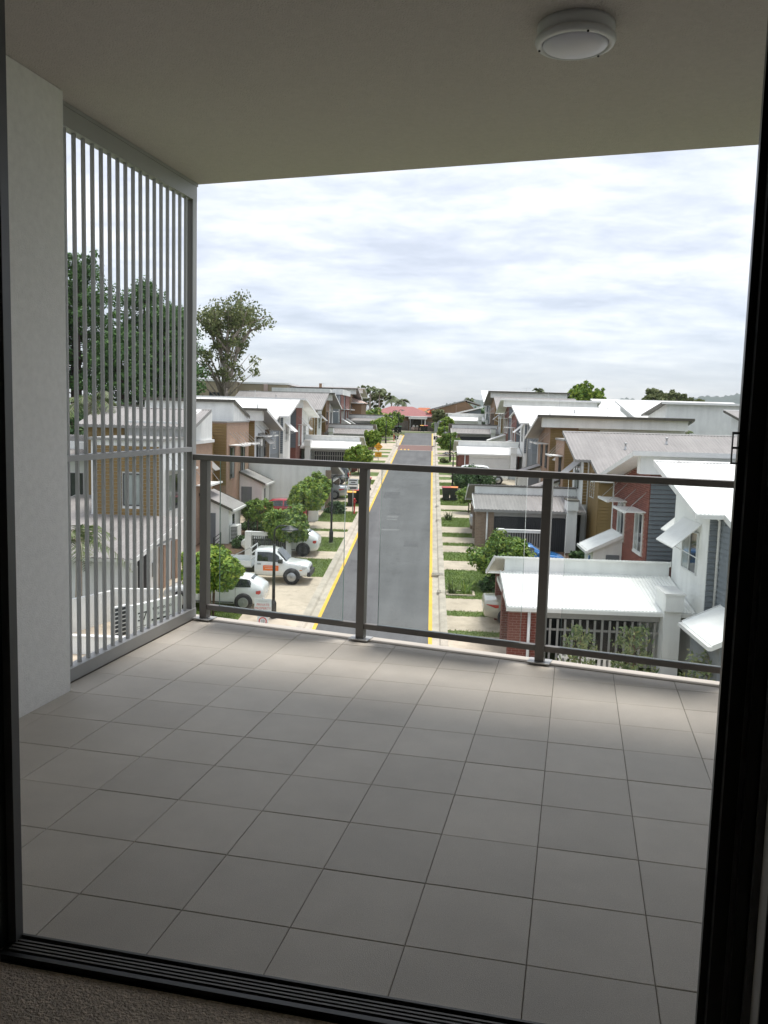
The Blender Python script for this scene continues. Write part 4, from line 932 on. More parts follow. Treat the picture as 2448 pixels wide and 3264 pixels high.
round_tree('round_tree', 'broad feathery tree above the nearest brick carport on the right lawn', 3.35, 38.6, 2.35, 1.40, 'leafm', leaf=.11, n=110, per=80, squash=.72, stems=2)
round_tree('round_tree', 'small domed tree between the silver sedan and the black bins', 2.75, 59.6, 1.75, .85, 'leafm', leaf=.11, n=55, per=60, squash=.75)
round_tree('round_tree', 'dark domed tree in front of the white off-roader on the right', 3.5, 70.2, 2.05, 1.75, 'leafd', leaf=.13, n=100, per=70, squash=.6)
round_tree('round_tree', 'bushy tree beside the white carport corner farther up the right verge', 2.2, 101.8, 2.6, 1.25, 'leafm', leaf=.15, n=70)
round_tree('round_tree', 'pale tree below the grey carport roof on the right verge', 1.9, 117.0, 2.5, .9, 'leafb', leaf=.17, n=50)
round_tree('round_tree', 'bright tree at the far right carport corner', 2.3, 130.5, 3.0, 1.1, 'leafb', leaf=.18, n=50)
round_tree('round_tree', 'rusty brown crowned tree at the far right end of the street', 1.4, 144.5, 3.7, 1.35, 'leafg', leaf=.2, n=60, per=50)
bush('shrub', 'dark rounded shrub at the foot of the first full street lamp', -6.25, 57.7, .75, .7, .95, 'leafd')
bush('shrub', 'low grey green shrub beside the air conditioner', -9.7, 45.6, .7, .6, .75, 'leafd', leaf=.09)
bush('shrub', 'dark shrub in the mulch bed near the red car', -10.3, 50.9, .8, .6, .7, 'leafd')
bush('shrub', 'small shrub under the front railing by the porch', -10.9, 44.2, .45, .4, .55, 'leafm', n=20)
bush('hedge', 'bright lime green hedge below the left end of the balustrade', -7.95, 29.7, 1.0, .8, .5, 'leafl', n=90, per=70, leaf=.09, cat='hedge')
bush('hedge', 'lime green ground planting beside the front sign post', -6.7, 29.1, .4, .5, .3, 'leafl', n=45, per=60, leaf=.09, cat='hedge')
bush('shrub', 'dark shrub at the foot of the feathery tree on the right lawn', 2.95, 38.0, .55, .6, .85, 'leafd', n=40, leaf=.09)
bush('shrub', 'small shrub beside the tall white pillar of the second carport', 8.0, 44.8, .8, .6, .8, 'leafd', n=30)
bush('hedge', 'long clipped hedge in front of the grey roofed carport on the right', 5.2, 106.2, 2.6, .8, 1.6, 'leafd', n=80, leaf=.15, cat='hedge')
bush('shrub', 'yellow flowering shrub beside the grey sign post at the street end', 1.7, 137.8, .9, .9, .8, 'leafl', n=30, leaf=.14)
bush('shrub', 'small shrub on the lawn across from the amber sign', 1.5, 93.0, .5, .6, .7, 'leafg', n=20, leaf=.12)
# spiky tufts
def tuft(label, x, y, h, n=40, key='palm', r=.35):
    t = empty('tuft_plant', (x, y, gz(y)+.08)); tag(t, label, 'plant', 'spiky verge plants'); V = []
    for k in range(n):
        a = random.uniform(0,6.28); b = random.uniform(.2,1.1); L_ = h*random.uniform(.6,1.1); d = Vector((math.cos(a)*math.sin(b), math.sin(a)*math.sin(b), math.cos(b))); s0 = Vector((-math.sin(a),math.cos(a),0))*.022
        p0 = Vector((random.uniform(-.12,.12)*r*3, random.uniform(-.12,.12)*r*3, 0)); p1 = p0+d*L_*.6; p2 = p0+d*L_+Vector((0,0,-.22*L_*math.sin(b)))
        V += [[p0-s0, p0+s0, p1+s0, p1-s0], [p1-s0, p1+s0, p2+s0*.2, p2-s0*.2]]
    q = quads('blades', np.array([[tuple(c) for c in f] for f in V]), K[key], t); return t
tuft('spiky plant on the lawn beside the silver sedan', 1.35, 56.3, .75, 60)
tuft('strappy plant left of two in the edged planter on the near right lawn', 1.15, 37.2, .7, 26); tuft('strappy plant right of two in the edged planter on the near right lawn', 1.75, 37.3, .8, 22, 'leafm')
pb = empty('planter_edging', (1.5, 37.2, gz(37.2)+.09)); tag(pb, 'square concrete edged planting bed on the near right lawn', 'planter')
for b in ((-.62,.62,-.5,-.4,-.02,.05),(-.62,.62,.4,.5,-.02,.05),(-.62,-.52,-.399,.399,-.02,.05),(.52,.62,-.399,.399,-.02,.05)): MB().box(*b).build('edging', K['conc'], pb)
MB().box(-.519,.519,-.399,.399,-.02,.012).build('soil', K['mulch'], pb)
# airy young trees just below the balcony on the right
def sapling(label, x, y, h, R, n=60, key='leafs'):
    t = empty('young_tree', (x, y, gz(y))); tag(t, label, 'tree', 'airy young trees below the balcony'); tr = MB(); C = []
    tr.tube([(0,0,-.2),(.06,.03,h*.5),(.02,.0,h*.95)], [.04,.028,.01], 6)
    for k in range(14):
        a = k*2.4+x; z = h*(.3+.65*k/14); L_ = R*(1.15-.6*k/14); e_ = Vector((math.cos(a)*L_, math.sin(a)*L_, z+L_*.5))
        tr.tube([(0.03,0.02,z),tuple(e_*.6+Vector((0,0,z*.4))),tuple(e_)], [.014,.009,.004], 4)
        for q in (.45,.75,1.0): C.append((e_.x*q, e_.y*q, z+(e_.z-z)*q))
        if k % 2: C.append((e_.x*1.1, e_.y*1.1, e_.z-.15))
    tr.build('trunk', K['trunk'], t)
    C = np.array(C); per = n; K_ = len(C)
    p = np.repeat(C, per, 0)+RNG.normal(size=(K_*per,3))*np.array([.13,.13,.15])*R/.9
    nr = unit(K_*per); nr[:,2] *= .5; quads('crown', leafquads(p, nr, .062, 2.6), K[key], t)
sapling('airy young tree left of three below the right balustrade panel', 4.55, 25.2, 2.35, .48, 15)
sapling('airy young tree in the middle of three below the right balustrade panel', 6.15, 25.4, 2.3, .55, 17)
sapling('airy young tree right of three beside the black door frame', 7.9, 24.0, 2.0, .6, 17)
# pines behind the left row
def pine(label, x, y, h, R, seed, lo=.34, dens=1.0):
    rs = np.random.default_rng(seed); t = empty('pine_tree', (x, y, gz(y)-.3)); tag(t, label, 'tree', 'tall trees behind the left hand row')
    tr = MB(); lean = rs.uniform(-.02,.02,2)*h
    at = lambda f: Vector((lean[0]*f, lean[1]*f, h*f))
    tr.tube([at(0),at(.4),at(.75),at(.97)], [.42,.33,.18,.05], 9); C = []; S = []
    nb = int(74*dens)
    for k in range(nb):
        f = lo+(1-lo)*(k/nb)**.9; a = k*2.399+seed; p0 = at(f); prof = (1-((f-lo)/(1-lo))**2.2)*.85+.18
        L_ = R*prof*rs.uniform(.6,1.12); e_ = p0+Vector((math.cos(a)*L_, math.sin(a)*L_, L_*rs.uniform(.05,.5)))
        tr.tube([p0, p0.lerp(e_,.55)+Vector((0,0,-.06*L_)), e_], [.085*(1.15-f), .05*(1.15-f), .014], 4)
        for q in (.45,.68,.86,1.0):
            c = p0.lerp(e_, q)+Vector(rs.normal(size=3)*.35); C.append(tuple(c)); S.append(rs.uniform(.42,.95))
    tr.build('trunk', K['trunkp'], t)
    quads('crown', clumps(np.array(C), 46, np.array(S), .20, .6, .75), K['leafp'], t)
pine('tallest pine seen through the left bars beside the white wall', -42.5, 92, 19.3, 5.6, 3)
pine('second tall pine seen through the left bars', -37.0, 90, 20.6, 5.4, 8)
pine('third tall pine seen through the left bars', -32.5, 97, 18.6, 4.8, 15)
pine('dense shorter pine seen through the middle of the bars', -28.3, 92, 15.6, 4.5, 22)
pine('slimmer pine seen through the right hand bars', -32.0, 104, 16.5, 3.6, 31, .40, .8)
pine('pine filling the gap between the two tallest behind the bars', -39.6, 95, 18.4, 5.2, 57)
pine('short full pine low behind the bars', -31.0, 86, 13.0, 4.6, 61, .2)
pine('pale thin pine at the end post of the screen', -33.6, 116, 17.0, 3.3, 44, .45, .7)
for i, (x, y, hh, rr) in enumerate([(-33.5,80,7.4,4.4),(-27.5,82,7,4),(-39,82,8.2,4.4),(-22.5,86,6.2,3)]):
    bush('understorey_tree', ['dark leafy thicket left behind the bars','dark leafy thicket right of it below the pines','dense thicket at the far left below the pines','low thicket behind the grey roof'][i], x, y, rr, 2.5, hh, 'leafd', 'understorey below the pines', .32, 70, 60, cat='tree')
# gum tree right of the screen
def gum(label, x, y, h, R, seed, dens=1.0, leaf=.26, name='gum_tree', group='gum trees beyond the houses'):
    rs = random.Random(seed); t = empty(name, (x, y, gz(y)-.3)); tag(t, label, 'tree', group); tr = MB(); C = []
    def branch(p, d, L_, r, lev):
        q = p+d*L_*.5+Vector((rs.uniform(-.06,.06)*L_,rs.uniform(-.06,.06)*L_,0)); e_ = p+d*L_
        tr.tube([p, q, e_], [r, r*.8, r*.6], 7 if lev < 2 else 4)
        if lev == 1: C.append((tuple(e_+Vector((0,0,-.5))), .6))
        if lev == 2: C.append((tuple(e_), .8)); C.append((tuple(q+Vector((0,0,-.4))), .55))
        if lev >= 3:
            C.append((tuple(e_), .95)); C.append((tuple(q), .7)); return
        n = 3 if lev else 4
        for k in range(n):
            a = 6.28*k/n+rs.uniform(-.6,.6)+lev; tilt = rs.uniform(.30,.85) if lev else rs.uniform(.16,.50)
            ax = d.orthogonal().normalized(); ax.rotate(Matrix.Rotation(a, 3, d)); nd = (d*math.cos(tilt)+ax*math.sin(tilt)+Vector((0,0,.12))).normalized()
            branch(e_, nd, L_*rs.uniform(.62,.82)*(1.0 if lev else .78), r*.6, lev+1)
    branch(Vector((0,0,0)), Vector((.03,0,1)).normalized(), h*.25, R*.07, 0)
    c = np.array([p for p, s in C]); s = np.array([q for p, q in C])*R*.20
    ext = np.abs(c[:,:2]).max(); zt_ = c[:,2].max(); m2 = 26; an = RNG.uniform(0,6.283,m2); rr_ = ext*RNG.uniform(.2,.62,m2)
    c = np.concatenate([c, np.stack([rr_*np.cos(an), rr_*np.sin(an), zt_*RNG.uniform(.46,.74,m2)],1)]); s = np.concatenate([s, np.full(m2, R*.13)])
    for p_ in c[-m2:]: tr.tube([(.0,0,p_[2]*.62),(p_[0]*.6,p_[1]*.6,p_[2]*.86),tuple(p_)], [R*.012,R*.008,R*.003], 4)
    tr.build('trunk', K['trunkg'], t)
    keep = RNG.uniform(size=len(c)) < .92*dens
    quads('crown', clumps(c[keep], 62, s[keep]*.82, leaf, .2, .8), K['leafg'], t)
gum('tall pale trunked gum tree right of the screen above the tan building', -25.0, 104, 30.0, 7.8, 5, 1.0, .23)
gum('small gum low beside the tall pale trunked one', -19.3, 104, 10.5, 2.2, 9, .6, .22)
gum('slender sparse gum left of two behind the left row', -13.4, 175, 14.0, 1.7, 12, .7, .3); gum('slender sparse gum right of two behind the left row', -11.2, 178, 14.0, 1.8, 14, .7, .3)
gum('spreading gum on the right skyline before the hills', 37.5, 150, 15.0, 3.0, 21, .9, .36); gum('clustered gum right of the spreading one on the skyline', 41.6, 152, 13.8, 2.9, 23, .9, .36); gum('low gum at the right of the skyline cluster', 45.0, 152, 11.8, 2.6, 25, .9, .36)
for i, (x, y, hh, rr) in enumerate([(20.4,128,7.9,1.25),(22.3,130,8.6,1.45),(24.2,130,7.8,1.2)]):
    round_tree('skyline_tree', ['bright green tree left of three above the white roofs','tallest bright green tree of three above the white roofs','bright green tree right of three above the white roofs'][i], x, y, hh, rr, 'leafb', 'tree', 'bright trees on the right skyline', .24, 70, 60, squash=1.3)
for i, (x, y, hh, rr) in enumerate([(31,150,6.8,4),(51,150,6.9,3.5),(58,146,7.6,4),(66,150,8.0,4)]):
    bush('skyline_bush', ['low bushy tree line left of the skyline gums','low tree right of the skyline gums','rounded tree before the right hills','tree beside the black door frame on the skyline'][i], x, y, rr, 3, hh, 'leafm' if i < 2 else 'leafd', 'bushy trees on the right skyline', .4, 50, 50, cat='tree')
# palms
def palm(label, x, y, h, L_=2.6, nf=16, seed=1, w=.05, z=None, droop=1.0):
    rs = random.Random(seed); t = empty('palm_tree', (x, y, gz(y)-.2 if z is None else z)); tag(t, label, 'palm', 'palms'); tr = MB(); V = []
    tr.tube([(0,0,0),(.05,.03,h*.5),(.08,.0,h)], [.17,.13,.11], 8)
    for k in range(nf):
        a = k*2.399+seed; el = rs.uniform(.15,1.25); d = Vector((math.cos(a),math.sin(a),0)); pts = []
        for i in range(9):
            f = i/8; pts.append(Vector((.08,0,h))+d*L_*f*math.cos(el)*1.0+Vector((0,0,L_*(f*math.sin(el)-droop*f*f*(.55+.3*math.cos(el))))))
        tr.tube(pts, [.028,.024,.02,.018,.015,.012,.01,.007,.004], 4); sd = d.cross(Vector((0,0,1)))
        for i in range(26):
            f = .12+.86*i/25; j = min(7, int(f*8)); p = pts[j].lerp(pts[j+1], f*8-j); tg = (pts[j+1]-pts[j]).normalized(); ll = L_*.30*math.sin(math.pi*min(1,f*.85+.12))
            for sg in (-1,1):
                e_ = p+sd*sg*ll*.8+tg*ll*.45+Vector((0,0,-ll*rs.uniform(.25,.55))); ww = tg*w; V.append([p-ww*.5, p+ww*.5, e_+ww*.15, e_-ww*.15])
    tr.build('trunk', K['trunkg'], t); quads('fronds', np.array([[tuple(c) for c in f] for f in V]), K['palm'], t)
palm('garden palm with arching fronds over the garage roof behind the bars', -12.75, 30.7, 3.3, 2.1, 15, 3)
palm('palm at the far left edge behind the bars', -18.6, 46.5, 7.6, 2.6, 14, 6, .07)
palm('tall dark palm left of the cluster at the street end', -11.6, 163, 7.6, 2.0, 16, 11, .12); palm('tall palm right of it in the cluster at the street end', -10.0, 165, 7.4, 2.1, 16, 12, .12)
palm('feathery palm in the middle of the cluster at the street end', -7.8, 168, 5.9, 2.1, 18, 13, .12); palm('low palm at the right of the cluster at the street end', -5.8, 170, 5.6, 2.0, 16, 14, .12)
palm('single palm crown above the right hand roofs', 15.6, 131, 7.4, 1.7, 10, 15, .12); palm('palm behind the brown house at the street end', 7.2, 172, 6.0, 2.0, 14, 17, .12); palm('small palm behind the white box wall on the right', 20.4, 72, 5.1, 1.7, 12, 18, .06)
palm('low garden palm in front of the tan building on the left', -20.5, 112, 5.6, 2.2, 14, 20, .09)
for i, (x, y, rx, hh, key) in enumerate([(-10,158,3.0,4.2,'leafm'),(-1.5,175,4.5,3.4,'leafm'),(6,190,7,3.5,'leafd'),(1.4,151,1.2,3.0,'leafm'),(-14,188,7,4.6,'leafd'),(14,205,9,4.2,'leafd'),(0.2,178,3,2.2,'leafg'),(22,190,10,4,'leafd')]):
    bush('garden_tree', ['round green tree left of the red roof','bushy green tree behind the red roof','dark trees beyond the end of the street','small tree beside the end carport','dark trees behind the palms','dark trees beyond the brown house','dry bush beyond the red roof','trees far behind the right hand row'][i], x, y, rx, 2.5, hh, key, 'trees beyond the end of the street', .34, 60, 60, cat='tree')
# ================================================================ vehicles
def wheel(parent, x, y, r, side, rim='rim', w=.20, spokes=5):
    t = MB().lathe([(r*.62,-w/2),(r*.93,-w/2),(r,-w/2+.03),(r,w/2-.03),(r*.93,w/2),(r*.62,w/2)], 28, (0,0,0), 'y')
    o = t.build('wheel', K['tyre'], parent, (x, y, r))
    f = MB(); yy = side*(w/2+.004)
    f.lathe([(r*.60,-.02),(r*.66,.0),(r*.66,.018),(r*.60,.018)], 24, (0,yy,0), 'y')
    for k in range(spokes):
        a = 6.283*k/spokes+.3; f.bar((0,yy,0), (r*.62*math.cos(a),yy,r*.62*math.sin(a)), .05, .022)
    f.lathe([(.065,-.02),(.07,.012),(.03,.03)], 12, (0,yy,0), 'y'); f.build('rim', K[rim], o)
    MB().lathe([(r*.60,-.01),(r*.60,.01)], 20, (0,yy-side*.012,0), 'y').build('brake_disc', K['plastic'], o)
STY = {
 # station: x, zlow, zbelt, zroof, halfwidth, roof halfwidth   (front of the car at +x)
 'hatch': dict(L=4.3, st=[(-2.15,.42,.80,.84,.72,.55),(-2.08,.30,.92,.98,.82,.64),(-1.86,.24,.97,1.16,.86,.60),(-1.50,.22,.96,1.36,.875,.58),(-.9,.20,.94,1.42,.88,.60),(-.1,.20,.92,1.43,.88,.61),(.35,.20,.915,1.38,.88,.60),(.85,.20,.91,1.06,.88,.66),(1.05,.20,.905,.965,.88,.74),(1.6,.21,.86,.90,.85,.70),(1.98,.24,.76,.80,.80,.60),(2.15,.34,.62,.66,.66,.5)],
      wh=(-1.33,1.36), r=.33, side=(3,7), cowl=(7,6), rear=(1,3)),
 'sedan': dict(L=4.7, st=[(-2.35,.45,.85,.88,.72,.55),(-2.28,.32,.98,1.01,.84,.66),(-1.75,.24,1.00,1.04,.88,.70),(-1.5,.22,.985,1.08,.89,.68),(-.95,.20,.96,1.38,.89,.58),(-.1,.20,.94,1.43,.89,.60),(.4,.20,.93,1.36,.89,.60),(.95,.20,.92,1.00,.89,.70),(1.3,.20,.89,.93,.88,.72),(1.9,.22,.83,.86,.85,.68),(2.2,.26,.74,.77,.79,.6),(2.35,.36,.62,.65,.66,.5)],
      wh=(-1.4,1.42), r=.33, side=(4,7), cowl=(7,6), rear=(3,4)),
 'suv': dict(L=4.5, st=[(-2.25,.5,.95,1.0,.74,.6),(-2.2,.38,1.06,1.35,.84,.66),(-2.0,.32,1.08,1.62,.88,.66),(-1.4,.30,1.06,1.70,.89,.67),(-.2,.30,1.04,1.71,.89,.68),(.35,.30,1.03,1.62,.89,.67),(.9,.30,1.02,1.12,.89,.72),(1.2,.30,1.00,1.05,.88,.74),(1.85,.32,.93,.97,.85,.7),(2.12,.36,.80,.84,.8,.62),(2.25,.46,.66,.7,.68,.5)],
      wh=(-1.32,1.35), r=.36, side=(2,6), cowl=(6,5), rear=(0,2)),
}
def car(label, x, y, head, style, paint, rim='rim', group='cars parked in the front drives', name='parked_car', cover=False):
    S_ = STY[style]; st = S_['st']; root = empty(name, (x, y, gz(y)+.105), head); tag(root, label, 'car', group); root.rotation_euler = (0, 0, head); root.scale = (.93,.93,.92)
    def ring(s):
        X, zl, zb, zr, w, wr = s; return [(0,zl),(w*.80,zl),(w*.97,zl+.10),(w,zl+(zb-zl)*.45),(w*.985,zl+(zb-zl)*.8),(w*.95,zb),(wr+(w*.95-wr)*.12,zb+(zr-zb)*.85),(wr*.86,zr-.005),(wr*.45,zr+.012),(0,zr+.018)]
    rg = [ring(s) for s in st]; n = len(rg[0]); vs = []; fs = []
    for s, r in zip(st, rg):
        vs += [(s[0], p[0], p[1]) for p in r]+[(s[0], -p[0], p[1]) for p in r[-2:0:-1]]
    m_ = 2*n-2
    for i in range(len(st)-1):
        for k in range(m_): fs.append((i*m_+k, i*m_+(k+1)%m_, (i+1)*m_+(k+1)%m_, (i+1)*m_+k))
    fs += [tuple(range(m_))[::-1], tuple(range((len(st)-1)*m_, len(st)*m_))]
    body = MB().add(vs, fs, True).build('body', K[paint], root)
    P = lambda i, k, sg: Vector((st[i][0], sg*rg[i][k][0], rg[i][k][1]))
    def at_(xx, k, sg):
        for i in range(len(st)-1):
            if st[i][0] <= xx <= st[i+1][0]:
                f = (xx-st[i][0])/(st[i+1][0]-st[i][0]); return P(i,k,sg).lerp(P(i+1,k,sg), f)
    a, b = S_['side']
    for sg in (1,-1):
        xa, xb = st[a][0]-.12, st[b][0]-.10; xm = (xa+xb)/2-.05
        for (p, q) in ((xa, xm-.04), (xm+.04, xb)):
            g_ = MB(); N = 7; lo = []; hi = []
            for i in range(N):
                xx = p+(q-p)*i/(N-1); b0 = at_(xx,5,sg); t0 = at_(xx,6,sg); o = Vector((0,sg*.014,.004))
                lo.append(b0.lerp(t0,.06)+o); hi.append(b0.lerp(t0,.93)+o)
            g_.add(lo+hi, [(i,i+1,N+i+1,N+i) for i in range(N-1)]); g_.build('side_window', K['cglass'], body)
        MB().box(st[b][0]-.25, st[b][0]-.10, sg*(st[b][4]*.97), sg*(st[b][4]+.14), st[b][2]+.02, st[b][2]+.15).build('mirror', K[paint], body)
        MB().box(-.35,-.15, sg*(.88-.005), sg*(.88+.02), .80, .83).build('door_handle', K[paint], body)
    for sg in (1,-1):
        for xx in (st[b][0]-.28, -.02, -.98):
            p0, p1 = at_(xx,2,sg), at_(xx,5,sg); q = [at_(xx,k_,sg)+Vector((0,sg*.004,0)) for k_ in (2,3,4,5)]; sm_ = MB(); sm_.add([v+Vector((-.006,0,0)) for v in q]+[v+Vector((.006,0,0)) for v in q], [(k_,k_+1,k_+5,k_+4) for k_ in range(3)]); sm_.build('door_seam', K['plastic'], body)
        MB().box(-.9,.95, sg*.87, sg*.892, .30, .335).build('sill_trim', K['plastic'], body)
    def screen(nm, i0, i1, f0, f1):
        c = []
        for f in (f0, f1):
            for k, sg in ((7,1),(8,1),(9,1),(8,-1),(7,-1)): c.append(P(i0,k,sg).lerp(P(i1,k,sg), f))
        d = (c[7]-c[2]); nrm = Vector((-d.z,0,d.x)); nrm = nrm if nrm.z > 0 else -nrm; nrm.normalize()
        c = [v+nrm*.014 for v in c]
        MB().add(c, [(k,k+1,k+6,k+5) for k in range(4)]).build(nm, K['cglass'], body)
    screen('windscreen', S_['cowl'][0], S_['cowl'][1], .06, .92); screen('rear_window', S_['rear'][0], S_['rear'][1], .30 if style != 'sedan' else .08, .90)
    xr = st[0][0]; xf = st[-1][0]
    for sg in (1,-1):
        if style == 'suv': MB().box(xr-.01, xr+.12, sg*.62, sg*.80, .80, 1.15).build('tail_lamp', K['tail'], body)
        else:
            MB().add([(st[1][0]-.02,sg*.50,.86),(st[1][0]-.02,sg*.50,.70),(st[1][0]+.02,sg*.80,.66),(st[1][0]+.04,sg*.835,.86),(st[2][0]+.0,sg*.885,.84),(st[2][0]+.0,sg*.885,.72)], [(0,1,2,3),(3,2,5,4)]).build('tail_lamp', K['tail'], body)
        MB().add([(xf-.02,sg*.42,.66),(xf-.02,sg*.42,.56),(xf-.12,sg*.76,.58),(xf-.14,sg*.78,.70),(xf-.42,sg*.865,.76),(xf-.40,sg*.865,.66)], [(0,1,2,3),(3,2,5,4)]).build('head_lamp', K['lamp'], body)
        for wx in S_['wh']:
            yy = sg*.80
            MB().lathe([(S_['r']*1.17,-.012),(S_['r']*1.17,.012)], 28, (wx, sg*.872, S_['r']*1.04), 'y').build('wheel_arch', K['plastic'], body)
            wheel(root, wx, sg*.815, S_['r'], sg, rim)
    MB().box(xr-.005, xr+.06, -.26, .26, .60, .72).build('number_plate', K['sign'], body); MB().box(xf-.08, xf-.0, -.5, .5, .36, .52).build('grille', K['plastic'], body)
    return root
PI = math.pi
car('near white hatchback with red tail lamp behind the private property sign', -8.35, 33.9, PI, 'hatch', 'cwhite')
car('white hatchback with dark alloy wheels parked under the twin stemmed tree', -7.55, 44.35, PI, 'hatch', 'cwhite', 'drim')
car('red hatchback half hidden by trees in front of the left porch', -9.55, 54.6, PI, 'hatch', 'cred')
car('silver sedan tail showing past the blank white wall on the left', -8.25, 64.4, PI, 'sedan', 'csilver')
car('black car in the left drive behind the silver sedan', -8.75, 72.2, PI, 'suv', 'cblack')
car('champagne sedan tail showing left of the nearest brick pier on the right', 4.40, 33.2, 0, 'sedan', 'ccream')
car('silver sedan tail beside the brown brick carport on the right', 4.72, 53.2, 0, 'sedan', 'csilver')
car('bright blue car glimpsed behind the feathery tree on the right', 4.75, 42.4, 0, 'hatch', 'cblue')
car('white off-roader parked side on before the pale slatted carport', 4.7, 76.4, 0, 'suv', 'cwhite')
# ---- utility truck
ut = empty('utility_truck', (-7.10, 38.35, gz(38.35)+.105), 0); ut.scale = (.93,.92,.90); tag(ut, 'white utility truck with tray and orange door panel facing the street', 'utility truck')
st = [(-.55,.38,1.02,1.58,.80,.64),(-.50,.36,1.03,1.64,.83,.66),(.15,.34,1.02,1.66,.84,.66),(.45,.34,1.01,1.58,.84,.65),(.92,.34,1.00,1.10,.84,.70),(1.1,.34,.99,1.04,.83,.72),(1.75,.36,.93,.97,.81,.70),(1.98,.40,.84,.88,.77,.62),(2.06,.44,.70,.74,.72,.55)]
vs = []; fs = []; rg = []
for X, zl, zb, zr, w, wr in st:
    r = [(0,zl),(w*.85,zl),(w*.98,zl+.08),(w,zl+(zb-zl)*.5),(w*.985,zl+(zb-zl)*.85),(w*.95,zb),(wr+.03,zb+(zr-zb)*.85),(wr*.88,zr-.005),(wr*.45,zr+.012),(0,zr+.018)]; rg.append(r)
    vs += [(X,p[0],p[1]) for p in r]+[(X,-p[0],p[1]) for p in r[-2:0:-1]]
for i in range(len(st)-1):
    for k in range(18): fs.append((i*18+k, i*18+(k+1)%18, (i+1)*18+(k+1)%18, (i+1)*18+k))
fs += [tuple(range(18))[::-1], tuple(range((len(st)-1)*18, len(st)*18))]
cab = MB().add(vs, fs, True).build('cab', K['cwhite'], ut)
def up_(xx, k, sg):
    for i in range(len(st)-1):
        if st[i][0] <= xx <= st[i+1][0]:
            f = (xx-st[i][0])/(st[i+1][0]-st[i][0]); a, b = rg[i][k], rg[i+1][k]; return Vector((xx, sg*(a[0]+(b[0]-a[0])*f), a[1]+(b[1]-a[1])*f))
for sg in (1,-1):
    N = 8; lo = []; hi = []
    for i in range(N):
        xx = -.42+(.78+.42)*i/(N-1); o = Vector((0,sg*.014,.003)); b0, t0 = up_(xx,5,sg), up_(xx,6,sg); lo.append(b0.lerp(t0,.08)+o); hi.append(b0.lerp(t0,.92)+o)
    MB().add(lo+hi, [(i,i+1,N+i+1,N+i) for i in range(N-1)]).build('side_window', K['cglass'], cab)
    MB().box(.62,.82,sg*.83,sg*1.0,1.02,1.2).build('mirror', K['plastic'], cab); MB().box(-.40,-.22,sg*.838,sg*.86,.92,.955).build('door_handle', K['plastic'], cab)
    MB().box(-.12,.62,sg*.84,sg*.853,.62,.88).build('orange_panel', K['orange'], cab); MB().box(-.05,.52,sg*.8532,sg*.8536,.80,.815).build('panel_lettering', K['sign'], cab)
    MB().box(-.02,.40,sg*.8532,sg*.8536,.72,.735).build('panel_lettering', K['sign'], cab)
    MB().add([(2.07,sg*.40,.82),(2.075,sg*.40,.68),(2.0,sg*.74,.68),(1.97,sg*.76,.84),(1.75,sg*.822,.84),(1.75,sg*.822,.72)], [(0,1,2,3),(3,2,5,4)]).build('head_lamp', K['lamp'], cab)
    MB().box(1.62,1.74,sg*.815,sg*.835,.66,.70).build('indicator', K['amber'], cab)
    for wx in (1.25,-1.65):
        MB().lathe([(.41,-.012),(.41,.012)], 28, (wx, sg*.835, .37), 'y').build('wheel_arch', K['plastic'], cab) if wx > 0 else None
        wheel(ut, wx, sg*.775, .34, sg, 'rim', .22, 8)
c = [Vector((.97,sg*q,1.10-.0)) for sg, q in ((1,.70),(1,.36),(1,0),(-1,.36),(-1,.70))]; d = [Vector((.50,sg*q,1.60+.02)) for sg, q in ((1,.58),(1,.3),(1,0),(-1,.3),(-1,.58))]
MB().add([v+Vector((.02,0,.02)) for v in c+d], [(k,k+1,k+6,k+5) for k in range(4)]).build('windscreen', K['cglass'], cab)
MB().box(1.98,2.14,-.76,.76,.36,.58).build('bumper', K['plastic'], cab); MB().box(2.04,2.09,-.36,.36,.66,.78).build('grille', K['plastic'], cab)
tray = MB().box(-2.7,-.66,-.86,.86,.74,.80).build('tray_deck', K['steel'], ut)
for sg in (1,-1): MB().box(-2.7,-.70,sg*.86,sg*.89,.80,1.06).build('drop_side', K['cwhite'], tray)
MB().box(-2.73,-2.702,-.86,.86,.80,1.06).build('tail_board', K['cwhite'], tray)
hd = MB()
for y_ in (-.80,.80): hd.bar((-.72,y_,.8),(-.72,y_,1.72),.05,.05)
for z_ in (1.70,1.42,1.12): hd.bar((-.72,-.82,z_),(-.72,.82,z_),.05,.05)
hd.build('head_board', K['cwhite'], tray); MB().bar((-.74,-.85,1.72),(-2.0,-.85,1.08),.04,.04).build('brace', K['steel'], tray)
MB().box(-2.6,-.5,-.34,.34,.40,.735).build('chassis', K['plastic'], ut)

